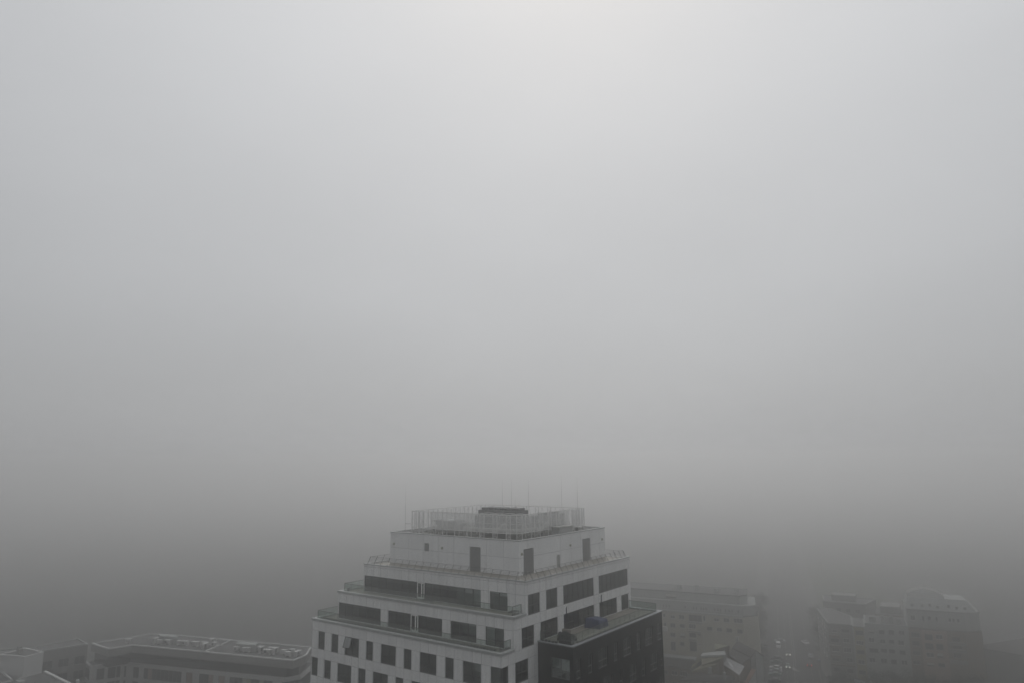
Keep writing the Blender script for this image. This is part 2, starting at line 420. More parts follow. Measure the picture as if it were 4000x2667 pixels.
m.build('lower_storey_wall', M['panel'], tower)
# interior cores seen through the glass, with floor slabs
m = MB()
m.box(-28.3, -1.6, 6.7, 31.8, 3.3, 7.1); m.box(-30.8, -1.6, 4.2, 31.8, -.35, 3.25); m.box(-33.3, -1.6, 1.6, 31.8, -17.9, -.4)
for z in (-4.25, -7.95, -11.65): m.box(-34.3, -.36, .36, 1.59, z - .3, z); m.box(-1.59, -.36, 1.59, 31.7, z - .3, z)
m.build('interior', M['inside'], tower)

# windows
for a, b in t3l[:2]:
    window('y', 5.04, a, b, 3.58, W3, tall=True, split=.42)
window('y', 5.04, *t3l[2], 3.58, W3, blinds=[.12, .2], tall=True)
door('y', 5.04, -18.66, -17.31, 3.58, W3 - .02)
for i, (a, b) in enumerate(t2l): window('y', 2.51, a, b, -.12, W2_, tall=True, blinds=[[0, 0, 0, .9, 0, 0], [.9, 0, 0], [0, 0, .9], [0, 0, .1], [.95, 0]][i])
door('y', 2.51, -17.34, -15.99, -.12, W2_ - .02)
BL1 = [[.95], [0], [0, 0], [0], [.0, .2], [.25], [.3, .35], [.62], [.5, .4]]
for i, (a, b) in enumerate(t1l):
    if i == 2:
        w = window('y', 0, a, b, -4.06, W1_, blinds=[0, .0]); w['label'] = 'double window with its upper left sash hanging open'
        m = MB(); s0, s1, zt, zb = a + .03, a + 1.41, W1_ - .03, -3.08
        L_ = zt - zb; th = R(20)
        y1 = -math.sin(th) * L_; z1 = zt - math.cos(th) * L_
        def sl(u0, u1, f0, f1, d=.05):
            P = lambda u, f, e: (u, .10 + y1 * f - e * math.cos(th), zt + (z1 - zt) * f - e * math.sin(th))
            v = [P(u0, f0, 0), P(u1, f0, 0), P(u1, f1, 0), P(u0, f1, 0), P(u0, f0, d), P(u1, f0, d), P(u1, f1, d), P(u0, f1, d)]
            m.add(v, [(0, 1, 2, 3), (7, 6, 5, 4), (0, 4, 5, 1), (1, 5, 6, 2), (2, 6, 7, 3), (3, 7, 4, 0)])
        sl(s0, s0 + .07, 0, 1); sl(s1 - .07, s1, 0, 1); sl(s0 + .07, s1 - .07, 0, .045); sl(s0 + .07, s1 - .07, .955, 1)
        m.bar((s1 - .03, .12, zb + .25), (s1 - .03, y1 + .06, z1 + .05), .018)
        m.build('open_sash', M['frame'], w)
        m = MB(); sl(s0 + .06, s1 - .06, .04, .96, .02); m.build('sash_pane', M['pane_open'], w)
    else: window('y', 0, a, b, -4.06, W1_, blinds=BL1[i])
for i, (a, b) in enumerate(t0l): window('y', 0, a, b, -7.76, W1_ - 3.7, blinds=[[.95], [.3], [0, 0], [0], [0, .5], [.3], [0, 0]][i] if i < 7 else None)
for i, (a, b) in enumerate(t1l): window('y', 0, a, b, -11.46, W1_ - 7.4)
for i, (a, b) in enumerate(t3r): window('x', 0, a, b, 3.34, W3, mod=1.362, tall=i > 0, split=.42 if i else .45, blinds=[[.15, .6], [.95, .0], [.0, .3, .2, .52, .95, .95], [.95, .3, .9, .85, .5, .9, .9]][i])
for i, (a, b) in enumerate(t2r): window('x', 0, a, b, -.34 if a < 8 else -.14, W2_, mod=1.362, tall=i > 0, split=.42, blinds=[[0, 0], [.0, .9, 0], [.9, .55, 0, 0, 0, 0, .4], [.9, .9, .5, 0], [0, .9]][i])
window('x', 0, *t1r[0], -4.06, W1_, mod=1.362, split=.42, blinds=[0, .1])
# corner window
m = MB(); z0, z1 = -4.06, W1_
for a, b, q, w_ in ((-1.63, -1.56, .14, .22), (-.21, -.14, .14, .21),): m.box(a, b, q, w_, z0, z1)
m.box(-1.56, -.21, .14, .22, z1 - .07, z1); m.box(-1.56, -.21, .14, .22, z0, z0 + .07)
m.box(-.22, -.14, 1.34, 1.41, z0, z1); m.box(-.22, -.14, .21, 1.34, z1 - .07, z1); m.box(-.22, -.14, .21, 1.34, z0, z0 + .07)
o = m.build('corner_window', M['frame'], tower)
m = MB(); m.box(-1.6, -.17, .172, .19, z0 + .03, z1 - .03); m.box(-.19, -.172, .2, 1.38, z0 + .03, z1 - .03); m.build('pane', M['pane'], o)
for q in [(1.41, 4.13, -7.76, -5.32), (5.5, 6.86, -7.76, -5.32), (2.77, 5.52, -11.46, -9.02)]: window('x', 0, *q, mod=1.362)
# pale curtain edges inside the top ribbon
for u in (-14.81, -14.0): m = MB(); m.box(u - .035, u + .035, 5.34, 5.37, 4.4, 5.62); m.build('curtain', M['curtain'], tower)

# copings and decks
def coping(mb, pts, z0, z1, w_in, w_out):
    """square mitred run along axis-aligned points; inside is to the left of the walk"""
    for (x0, y0), (x1, y1) in zip(pts, pts[1:]):
        if abs(y1 - y0) < 1e-6:
            s = 1 if x1 > x0 else -1
            a, b = (y0 - w_out, y0 + w_in) if s > 0 else (y0 - w_in, y0 + w_out)
            mb.box(x0 - s * w_out, x1 + s * w_out, a, b, z0, z1)
        else:
            s = 1 if y1 > y0 else -1
            a, b = (x0 - w_in, x0 + w_out) if s > 0 else (x0 - w_out, x0 + w_in)
            mb.box(a, b, y0 + s * w_in, y1, z0, z1)
m = MB(); coping(m, [(-29.55, 5.04), (0, 5.04), (0, E_)], 7.36, 7.48, .4, .08); m.box(-29.63, -29.15, 5.44, E_, 7.36, 7.475)
m.build('upper_coping', M['coping'], tower)
m = MB(); coping(m, [(-32.15, 2.51), (0, 2.51)], 3.44, 3.69, .45, .12); m.box(-32.27, -31.7, 2.96, E_, 3.44, 3.685); m.box(-.45, .12, 2.96, 5.06, 3.442, 3.688)
m.build('middle_coping', M['coping'], tower)
m = MB(); coping(m, [(-34.67, 0), (0, 0)], -.25, 0, .45, .12); m.box(-34.79, -34.22, .45, E_, -.25, -.005); m.box(-.45, .12, .45, 2.53, -.248, -.003)
m.build('lower_coping', M['coping'], tower)
m = MB()
m.box(-29.15, -.4, 5.44, E_ - .3, 7.0, 7.22)
m.build('upper_roof', M['roofmem'], tower)
m = MB(); m.box(-31.75, -.45, 2.96, 5.03, 3.3, 3.52); m.box(-31.75, -29.56, 5.03, E_ - .3, 3.3, 3.52); m.build('middle_terrace', M['deck'], tower)
m = MB(); m.box(-34.22, -.45, .45, 2.5, -.42, -.2); m.box(-34.22, -32.16, 2.5, E_ - .3, -.42, -.2); m.build('lower_terrace', M['deck'], tower)

# glass railings
def glass_rail(pts, z0, z1, name='glass_railing', pan=1.45):
    mp = MB(); mg = MB()
    for (x0, y0), (x1, y1) in zip(pts, pts[1:]):
        L = math.hypot(x1 - x0, y1 - y0); n = max(1, round(L / pan)); e = ((x1 - x0) / L, (y1 - y0) / L); nn = (e[1], -e[0])
        mp.obox((x0, y0), e, nn, 0, L, -.025, .025, z1, z1 + .05)
        for k in range(n):
            a, b = L * k / n + .015, L * (k + 1) / n - .015
            mg.obox((x0, y0), e, nn, a, b, -.007, .007, z0, z1)
            if k: mp.obox((x0, y0), e, nn, a - .022, a - .006, -.014, .014, z0 - .12, z1)
        mp.obox((x0, y0), e, nn, -.02, .02, -.03, .03, z0 - .12, z1)
    x0, y0 = pts[-1]; mp.box(x0 - .02, x0 + .02, y0 - .03, y0 + .03, z0 - .12, z1)
    o = mp.build(name, M['railcap'], tower); mg.build('glass_panel', M['rail'], o)
glass_rail([(-31.5, 20.0), (-31.5, 3.1), (-.65, 3.1), (-.65, 4.98)], 3.70, 4.68)
glass_rail([(-34.0, 20.0), (-34.0, .42), (-.5, .42), (-.5, 2.46)], .0, 1.03)
glass_rail([(.1, 8.05), (4.58, 8.05), (4.58, 32.4), (.1, 32.4)], .02, 1.05)

# dark annex
m = MB()
o1 = [(8.26, 9.42), (11.07, 12.27), (13.70, 16.2), (17.87, 18.97), (20.55, 22.97), (24.56, 25.76), (27.22, 29.74)]
o2 = [(9.0, 11.4), (12.7, 13.8), (15.05, 17.55), (19.12, 20.24), (22.12, 24.3), (25.87, 27.02), (28.57, 31.05)]
o3 = [(8.4, 9.5), (10.9, 13.3), (14.8, 15.9), (17.5, 19.9), (21.4, 22.5), (24.0, 26.4), (27.6, 28.7), (31.15, 32.9)]
od = [(a, b, -4.0, -1.62) for a, b in o1 + [(31.35, 32.85)]] + [(a, b, -7.7, -5.32) for a, b in o2 + [(32.1, 32.95)]] + [(a, b, -11.4, -9.02) for a, b in o3]
bands(m, 'x', 5.17, 7.93, 33.1, -18, -.12, od)
oy = [(1.93, 4.66, -4.0, -1.62), (1.3, 4.0, -7.7, -5.32), (1.93, 4.66, -11.4, -9.02)]
bands(m, 'y', 7.58, 0.003, 5.17, -18, -.12, oy)
m.box(.003, 4.82, 32.8, 33.1, -18, -.12); m.box(.003, 5.17, 7.58, 33.1, GZ, -18)
m.build('dark_annex_wall', M['dark'], tower)
m = MB(); m.box(.4, 3.9, 9.0, 31.6, -17.9, -.6); m.build('annex_interior', M['inside'], tower)
for i, (a, b) in enumerate(o1 + [(31.35, 32.85)]): window('x', 5.17, a, b, -4.0, -1.62, mod=1.25, mf='lframe', blinds=[[.62], [0], [.3, .62], [.62], [.9, .9], [.3], [.9, .9], [.9]][i])
for i, (a, b) in enumerate(o2 + [(32.1, 32.95)]): window('x', 5.17, a, b, -7.7, -5.32, mod=1.25, mf='lframe')
for i, (a, b) in enumerate(o3): window('x', 5.17, a, b, -11.4, -9.02, mod=1.25, mf='lframe')
for q in oy: window('y', 7.58, *q, mod=1.36, mf='lframe', blinds=[.52, .6])
m = MB(); m.box(-.0, 5.29, 7.46, 8.0, -.12, 0); m.box(4.75, 5.29, 8.0, 33.22, -.12, -.002); m.box(0.002, 4.75, 32.68, 33.22, -.12, -.004)
m.build('annex_coping', M['coping_dark'], tower)
m = MB(); m.box(.003, 4.75, 8.0, 32.68, -.5, -.2); m.box(.003, .14, 8.0, 32.66, -.2, -.145); m.build('annex_terrace', M['deck'], tower)

# plant room
MX0, MX1, MY0, MY1, MT = -25.49, -1.94, 6.41, 29.08, 12.18
m = MB()
vl = [(-18.59, -17.72, 9.8, 10.93), (-10.21, -8.29, 7.62, 10.96)]; vr = [(7.4, 9.73, 7.6, 11.0), (22.31, 24.6, 7.7, 10.96)]
bands(m, 'y', MY0, MX0, MX1, 7.2, 12.06, vl, .3); bands(m, 'x', MX1, MY0 + .3, MY1, 7.2, 12.06, vr + [(15.3, 16.25, 7.2, 9.42)], .3)
m.box(MX0, MX0 + .3, MY0 + .3, MY1, 7.2, 12.06); m.box(MX0 + .3, MX1 - .3, MY1 - .3, MY1, 7.2, 12.06)
m.build('plant_room_wall', M['mech'], tower)
m = MB(); coping(m, [(MX0, MY0), (MX1, MY0), (MX1, MY1)], 12.06, MT, .34, .06)
m.box(MX0 - .06, MX0 + .34, MY0 + .34, MY1, 12.06, MT - .004); m.box(MX0 + .34, MX1 - .34, MY1 - .34, MY1 + .06, 12.06, MT - .006)
m.build('plant_room_coping', M['coping'], tower)
m = MB(); m.box(MX0 + .3, MX1 - .3, MY0 + .3, MY1 - .3, 11.3, 11.7); m.build('plant_room_roof', M['mechdeck'], tower)
for pl_, c, q in [('y', MY0, v) for v in vl] + [('x', MX1, v) for v in vr]:
    m = MB(); u0, u1, z0, z1 = q; t = .05
    wbox(m, pl_, c, u0, u0 + t, .0, .1, z0, z1); wbox(m, pl_, c, u1 - t, u1, .0, .1, z0, z1)
    wbox(m, pl_, c, u0 + t, u1 - t, .0, .1, z1 - t, z1); wbox(m, pl_, c, u0 + t, u1 - t, 0, .1, z0, z0 + t)
    z = z0 + t + .02
    while z < z1 - .12: wbox(m, pl_, c, u0 + t, u1 - t, .02, .08, z, z + .055); z += .115
    o = m.build('louvre_vent', M['vent'], tower)
    m = MB(); wbox(m, pl_, c, u0, u1, .2, .25, z0, z1); m.build('duct_back', M['black'], o)
m = MB(); wbox(m, 'x', MX1, 15.3, 16.25, .12, .17, 7.2, 9.42); m.build('plant_room_door', M['duct'], tower)
for (x, y, dx, dy) in ((-24.7, MY0, 0, -1), (-15.2, MY0, 0, -1), (MX1, 7.0, 1, 0), (MX1, 18.9, 1, 0), (MX1, 28.13, 1, 0)):
    m = MB(); m.bar((x + dx * .002, y + dy * .002, 10.44), (x + dx * .1, y + dy * .1, 10.44), .2, 14, .17)
    m.bar((x + dx * .1, y + dy * .1, 10.44), (x + dx * .2, y + dy * .2, 10.40), .14, 12, .09)
    m.build('wall_lamp', M['lamp'], tower)
# membrane upstand around the plant room, gutter rolls
m = MB()
for k in range(6):
    a0_, a1_ = R(90 * k / 6), R(90 * (k + 1) / 6); r_ = .55
    def q(a): return r_ - r_ * math.cos(a), r_ - r_ * math.sin(a)
    d0, h0 = q(a0_); d1, h1 = q(a1_)
    y = lambda d: MY0 - .004 - d; x = lambda d: MX1 + .004 + d
    m.add([(MX0, y(d0), 7.22 + h0), (x(d0), y(d0), 7.22 + h0), (x(d1), y(d1), 7.22 + h1), (MX0, y(d1), 7.22 + h1)], [(0, 3, 2, 1)])
    m.add([(x(d0), y(d0), 7.22 + h0), (x(d0), MY1, 7.22 + h0), (x(d1), MY1, 7.22 + h1), (x(d1), y(d1), 7.22 + h1)], [(0, 3, 2, 1)])
m.build('roof_upstand', M['roofmem'], tower, smooth=True)

# inclined cable railing round the upper roof
def cable_rail(pts_in, inward):
    m = MB()
    for (p, q, dn) in pts_in:
        p = Vector(p); q = Vector(q); dn = Vector(dn); L = (q - p).length; n = max(1, round(L / 1.4))
        for k in range(n + 1):
            b = p.lerp(q, k / n); m.bar(b, b + dn, .028, 5); m.box(b.x - .07, b.x + .07, b.y - .07, b.y + .07, b.z - .01, b.z + .02)
        for f in (.22, .42, .62, .82, 1.0): m.bar(p + dn * f, q + dn * f, .011 if f < 1 else .02, 4)
    return m.build('cable_railing', M['dsteel'], tower)
z = 7.49; up = .92; tl = .55
cable_rail([((-29.0, 5.26, z), (-.25, 5.26, z), (0, tl, up)), ((-.22, 5.5, z), (-.22, 32.6, z), (-tl, 0, up)),
            ((-29.3, 5.6, z), (-29.3, 30, z), (tl, 0, up)), ((-4.0, 32.9, 7.23), (-.6, 32.9, 7.23), (0, -tl, up + .2))], 1)

# ------------------------------------------------------------------ plant screen on the roof
scr = thing('plant_screen', 'pale slatted screen on lattice posts around the rooftop plant', 'screen', (-14.6, 18.8, 11.7))
SX0, SX1, SY0, SY1 = -24.5, -4.7, 9.6, 28.0
def arc(cx, cy, r, a0, a1, n=6): return [(cx + r * math.cos(R(a0 + (a1 - a0) * i / n)), cy + r * math.sin(R(a0 + (a1 - a0) * i / n))) for i in range(n + 1)]
rr = 1.6; rs_ = .35
full = arc(SX0 + rs_, SY0 + rs_, rs_, 180, 270, 3) + arc(SX1 - rr, SY0 + rr, rr, 270, 360) + arc(SX1 - rs_, SY1 - rs_, rs_, 0, 90, 3) + arc(SX0 + rr, SY1 - rr, rr, 90, 180)
near = [(-20.2, SY0)] + arc(SX1 - rr, SY0 + rr, rr, 270, 360) + [(SX1, 23.2)]
def sweep(mb, pts, z0, z1, w, closed=False):
    pp = pts + ([pts[0]] if closed else [])
    for p, q in zip(pp, pp[1:]):
        L = math.hypot(q[0] - p[0], q[1] - p[1])
        if L < 1e-4: continue
        e = ((q[0] - p[0]) / L, (q[1] - p[1]) / L); n = (e[1], -e[0])
        mb.obox(p, e, n, -.01, L + .01, -w / 2, w / 2, z0, z1)
m = MB(); z = 12.62
while z < 14.95: sweep(m, near, z, z + .07, .05); z += .135
m.build('slats', M['slat'], scr)
m = MB(); sweep(m, full, 14.93, 15.03, .09, True); sweep(m, near, 15.03, 15.07, .13); sweep(m, full, 12.55, 12.60, .07, True)
for z in (13.2, 13.8, 14.4): sweep(m, full, z, z + .02, .02, True)
m.build('top_rail', M['slat'], scr)
def lattice(mb, x, y, ix, iy, zt=14.9):
    a = Vector((x, y, 11.7)); b = Vector((x + ix * .95, y + iy * .95, 11.7))
    mb.box(a.x - .05, a.x + .05, a.y - .05, a.y + .05, 11.7, zt); mb.box(b.x - .04, b.x + .04, b.y - .04, b.y + .04, 11.7, zt)
    zz = 11.75
    k = 0
    while zz < zt - .2:
        p, q = (a, b) if k % 2 else (b, a)
        mb.bar((p.x, p.y, zz), (q.x, q.y, min(zz + .75, zt)), .025, 4); mb.bar((a.x, a.y, zz), (b.x, b.y, zz), .02, 4)
        zz += .75; k += 1
posts = [(SX0 + .15, SY0 + .15, 1, 0), (SX1 - .15, SY1 - .15, -1, 0), (SX0 + .75, SY0 + .15, 0, 1), (SX1 - .15, SY1 - .8, -1, 0)]
for i in range(8): posts.append((SX0 + .15 + rr + (SX1 - SX0 - 2 * rr - .3) * i / 7, SY0 + .12, 0, 1)); posts.append((SX0 + rr + (SX1 - SX0 - 2 * rr) * i / 7, SY1 - .12, 0, -1))
for i in range(8): posts.append((SX0 + .12, SY0 + rr + (SY1 - SY0 - 2 * rr) * i / 7, 1, 0)); posts.append((SX1 - .12, SY0 + rr + (SY1 - SY0 - 2 * rr) * i / 7, -1, 0))
for x, y, ix, iy in posts:
    m = MB(); lattice(m, x, y, ix, iy); m.build('lattice_post', M['steel'], scr)
m = MB()
for i in range(14):
    x = SX0 + 2 + i * 1.3; y = SY0 + .12
    if i % 3 != 1: m.bar((x, y, 12.6), (x + .65, y, 14.9), .03, 4)
    y = SY1 - .12; m.bar((x, y, 12.6), (x + .65 * (1 if i % 2 else -1), y, 14.9), .03, 4)
    yy = SY0 + 2 + i * 1.2
    m.bar((SX1 - .12, yy, 12.6), (SX1 - .12, yy + (.6 if i % 2 else -.6), 14.9), .03, 4); m.bar((SX0 + .12, yy, 12.6), (SX0 + .12, yy + .6, 14.9), .03, 4)
m.build('braces', M['steel'], scr)

# rooftop plant
def chiller(x0, x1, y0, y1, z0, z1, label, nf, caps=True, mcol='chill'):
    t = thing('chiller_unit', label, 'chiller', ((x0 + x1) / 2, (y0 + y1) / 2, 11.7))
    m = MB(); m.box(x0, x1, y0, y1, z0, z1)
    for i in range(int((x1 - x0) / 1.2)): m.box(x0 + i * 1.2, x0 + i * 1.2 + .06, y0 - .04, y0, z0, z1)
    for i in range(int((y1 - y0) / 1.2)): m.box(x1, x1 + .04, y0 + i * 1.2, y0 + i * 1.2 + .06, z0, z1)
    m.build('casing', M[mcol], t)
    m = MB(); n = int((z1 - z0) / .16)
    for k in range(n): m.box(x0 + .1, x1 - .1, y0 - .025, y0, z0 + .08 + k * .16, z0 + .12 + k * .16); m.box(x1, x1 + .025, y0 + .1, y1 - .1, z0 + .08 + k * .16, z0 + .12 + k * .16)
    m.build('louvres', M['dsteel'], t)
    m = MB()
    for x in (x0 + .2, x1 - .2):
        for y in (y0 + .2, y1 - .2): m.box(x - .08, x + .08, y - .08, y + .08, 11.7, z0)
    m.build('support_frame', M['steel'], t)
    for i in range(nf):
        m = MB(); x = x0 + (x1 - x0) * (i + .5) / nf
        for y in (y0 + (y1 - y0) * .28, y0 + (y1 - y0) * .72): m.bar((x, y, z1), (x, y, z1 + .35), min((x1 - x0) / nf, (y1 - y0) / 2) * .44, 16)
        m.build('fan', M['dsteel'], t)
    return t
chiller(-14.6, -6.9, 12.9, 16.0, 12.3, 14.45, 'large dark louvred chiller nearest the rounded screen corner', 4)
chiller(-17.6, -10.4, 17.4, 20.6, 12.5, 14.95, 'dark chiller standing tallest behind the others', 5)
chiller(-7.9, -6.2, 17.6, 24.5, 12.2, 14.4, 'long dark chiller along the right side of the screen', 2)
t = thing('air_handling_unit', 'grey air handling unit with a slanted hood behind the left slats', 'air unit', (-19.5, 12.5, 11.7))
m = MB(); m.box(-20.6, -17.0, 11.2, 13.4, 12.0, 13.75); m.build('casing', M['vent'], t)
m = MB(); m.add([(-20.6, 11.2, 13.75), (-21.3, 11.2, 13.7), (-20.6, 11.2, 12.9), (-20.6, 13.4, 13.75), (-21.3, 13.4, 13.7), (-20.6, 13.4, 12.9)], [(0, 1, 2), (5, 4, 3), (0, 3, 4, 1), (1, 4, 5, 2), (2, 5, 3, 0)])
m.build('hood', M['vent'], t)
m = MB()
for x in (-20.4, -18.8, -17.2): m.box(x - .06, x + .06, 11.3, 11.42, 11.7, 12.0); m.box(x - .06, x + .06, 13.2, 13.32, 11.7, 12.0)
m.build('support_frame', M['steel'], t)
t = thing('pipe_run', 'pale insulated pipes along the foot of the near chiller', 'pipe', (-10, 11.8, 11.7))
m = MB(); m.bar((-15.5, 11.7, 12.75), (-6.3, 11.7, 12.75), .24, 12); m.bar((-6.3, 11.7, 12.75), (-6.3, 17.0, 12.75), .24, 12)
m.bar((-13.5, 12.3, 12.5), (-9.5, 12.3, 12.85), .16, 10); m.bar((-9.5, 12.3, 12.85), (-8.6, 12.5, 13.5), .3, 10)
m.build('pipe', M['duct'], t, smooth=True)
m = MB()
for x in (-15, -12.5, -10, -7.5): m.box(x - .05, x + .05, 11.5, 11.9, 11.7, 12.55)
m.build('bracket', M['steel'], t)
t = thing('duct_elbow', 'bent pale duct leaning among the plant on the right', 'duct', (-6.2, 17.5, 11.7))
m = MB(); m.bar((-5.9, 16.0, 11.9), (-5.7, 17.6, 12.7), .35, 12); m.bar((-5.7, 17.6, 12.7), (-5.7, 18.9, 13.3), .35, 12); m.bar((-5.9, 16.0, 11.7), (-5.9, 16.0, 12.0), .36, 12)
m.build('duct', M['duct'], t, smooth=True)
t = thing('smoke_vent_box', 'pale roof box with a flat cap outside the screen', 'roof box', (-3.95, 20, 11.7))
m = MB(); m.box(-4.5, -3.4, 18.2, 22.0, 11.7, 12.82); m.build('casing', M['pale'], t)
m = MB(); m.box(-4.6, -3.3, 18.05, 22.15, 12.82, 12.95); m.build('cap', M['duct'], t)
m = MB(); m.box(-3.4, -3.37, 18.6, 21.7, 11.95, 12.65); m.build('grille', M['vent'], t)
t = thing('duct_crossing', 'pale arched duct crossing between the left air unit and the near chiller', 'duct', (-15.8, 12.4, 11.7))
m = MB()
for p_, q_ in (((-17.0, 12.2, 12.7), (-16.2, 12.3, 13.3)), ((-16.2, 12.3, 13.3), (-15.3, 12.4, 13.3)), ((-15.3, 12.4, 13.3), (-14.7, 12.6, 12.8))): m.bar(p_, q_, .3, 12)
m.build('duct', M['duct'], t, smooth=True)
m = MB(); m.box(-16.3, -16.2, 12.2, 12.4, 11.7, 13.0); m.box(-15.4, -15.3, 12.3, 12.5, 11.7, 13.0); m.build('support_frame', M['steel'], t)
t = thing('cable_tray', 'thin pale cable tray on short stands along the left part of the plant roof', 'cable tray', (-20, 16, 11.7))
m = MB(); m.box(-23.6, -17.0, 15.9, 16.3, 12.25, 12.31); m.box(-17.3, -17.0, 13.6, 15.9, 12.25, 12.31); m.build('tray', M['steel'], t)
m = MB()
for x in (-23.2, -21.2, -19.2, -17.3): m.box(x, x + .06, 16.05, 16.11, 11.7, 12.25)
m.build('stand', M['steel'], t)
# small plant on the parapet side
for i, (x, y, lab) in enumerate([(-22.9, 13.5, 'small white fan box at the left end of the plant roof'), (-21.3, 15.0, 'small white fan box behind the leftmost fan box'), (-3.6, 24.0, 'small white fan box beyond the pale roof box')]):
    t = thing('fan_box', lab, 'fan box', (x, y, 11.7), 'small fan boxes on the plant roof')
    m = MB(); m.box(x - .5, x + .5, y - .4, y + .4, 11.85, 12.55); m.build('casing', M['duct'], t, bevel=.03)
    m = MB(); m.bar((x, y - .4, 12.2), (x, y - .46, 12.2), .28, 14); m.build('fan_grille', M['dsteel'], t)
    m = MB(); m.box(x - .4, x - .3, y - .4, y + .4, 11.7, 11.85); m.box(x + .3, x + .4, y - .4, y + .4, 11.7, 11.85); m.build('foot', M['steel'], t)
# lightning rods
rods = [(-25.45, 9.4, 12.19, 18.9), (-20.5, 27.4, 15.0, 19.4), (-19.0, 28.0, 15.0, 19.3), (-15.5, 28.0, 15.0, 19.3), (-6.0, 11.2, 15.0, 17.2), (-9.0, 28.0, 15.0, 20.0), (-6.0, 27.9, 15.0, 19.8)]
RLAB = ['leftmost thin lightning rod rising from the plant room edge', 'lightning rod at the back left of the screen', 'lightning rod just right of the back screen corner', 'faint lightning rod above the tallest chiller', 'lightning rod rising at the near screen corner', 'lightning rod above the right part of the screen', 'rightmost lightning rod near the right screen end']
for (x, y, z0, z1), lab in zip(rods, RLAB):
    t = thing('lightning_rod', lab, 'lightning rod', (x, y, z0), 'lightning rods on the tower top')
    m = MB(); m.bar((x, y, z0 - (0 if z0 < 13 else 3.2)), (x, y, z0 + (z1 - z0) * .55), .016, 6, .012); m.bar((x, y, z0 + (z1 - z0) * .55), (x, y, z1), .009, 5, .004); m.build('rod', M['dsteel'], t)
    m = MB(); zb = z0 - (0 if z0 < 13 else 3.2); m.box(x - .12, x + .12, y - .12, y + .12, zb - .09, zb); m.build('base', M['dsteel'], t)
    if z0 < 13:
        m = MB(); m.bar((x, y, 13.1), (x + 1.0, y + .2, 13.1), .02, 5); m.build('stay', M['dsteel'], t)

# ------------------------------------------------------------------ things on the terraces
def planter_row(spots, base, label, group, seed=0, low=False):
    t = thing('planter', label, 'planter', (0, 0, 0), group)
    m = MB(); m.box(-.17, .17, -.1, .1, 0, .05 if low else .13); m.build('trough', M['chill' if low else 'dsteel'], t)
    rr_ = random.Random(seed); m = MB()
    for k in range(14 if low else 40):
        x, y = rr_.uniform(-.15, .15), rr_.uniform(-.08, .08); h = rr_.uniform(.05, .2); a = rr_.uniform(0, 6.28); dx, dy = math.cos(a) * .03, math.sin(a) * .03
        zb_ = .04 if low else .12; m.add([(x - dy * .4, y + dx * .4, zb_), (x + dy * .4, y - dx * .4, zb_), (x + dx * 1.5, y + dy * 1.5, zb_ + h)], [(0, 1, 2)])
    m.build('plant', M['leaf'], t)
    for i, (x, y, rz) in enumerate(spots):
        c = t if i == 0 else copy_tree(t)
        c.location = (x, y, base); c.rotation_euler = (0, 0, rz)
planter_row([(-33.2 + .52 * i, .62, 0) for i in range(62)], -.02 + .0, 'low dark planter in the row behind the lower glass railing', 'planters along the lower terrace edge')
planter_row([(-.72, .9 + .48 * i, R(90)) for i in range(4)], -.02, 'low dark planter on the short return of the lower terrace edge', 'planters on the lower terrace return')
planter_row([(4.72, 9.6 + .55 * i, R(90)) for i in range(40)], 0.0, 'low dark planter in the row along the long annex parapet', 'planters along the annex parapet', low=True)
planter_row([(.6 + .5 * i, 7.86, 0) for i in range(5)], 0.0, 'low dark planter on the short front parapet of the annex', 'planters on the annex front parapet')

# shrub corner with cushions
t = thing('shrub_planter', 'dark clipped shrub in a planter at the annex terrace corner', 'shrub', (3.5, 9.0, -.2))
m = MB(); m.box(2.6, 4.3, 8.45, 9.35, -.2, .25); m.build('planter_box', M['dsteel'], t, bevel=.02)
rs = random.Random(11); m = MB()
cl = [(2.75, 8.9, .55, .42), (3.3, 8.8, .5, .5), (3.9, 8.9, .45, .45), (4.25, 9.0, .75, .3), (3.1, 9.2, .85, .38), (3.7, 9.1, .7, .4), (2.5, 9.0, .85, .3), (2.45, 9.1, .3, .3)]
for (cx_, cy_, cz_, r_) in cl:
    for k in range(340):
        th, ph = rs.uniform(0, 6.28), math.acos(rs.uniform(-1, 1)); q = r_ * rs.uniform(.55, 1.05)
        x, y, z = cx_ + q * math.sin(ph) * math.cos(th), cy_ + q * math.sin(ph) * math.sin(th), cz_ + q * math.cos(ph)
        if z < .0: continue
        a = Vector((rs.uniform(-1, 1), rs.uniform(-1, 1), rs.uniform(-1, 1))).normalized() * .07; b = a.orthogonal().normalized() * .04
        m.add([(x - a.x, y - a.y, z - a.z), (x + b.x, y + b.y, z + b.z), (x + a.x, y + a.y, z + a.z), (x - b.x, y - b.y, z - b.z)], [(0, 1, 2, 3)])
m.build('foliage', M['leaf'], t)
t = thing('lounge_seat', 'pale cushioned seat block behind the dark shrub', 'seat', (2.4, 10.6, -.2))
m = MB(); m.box(1.5, 3.6, 9.75, 10.9, .12, .5); m.build('cushion', M['wood'], t, bevel=.08)
m = MB(); m.box(1.45, 2.7, 10.95, 11.25, .1, 1.0); m.build('backrest', M['wood'], t, bevel=.08)
m = MB(); m.box(1.5, 3.6, 9.75, 11.2, -.2, .1); m.build('base', M['dsteel'], t)
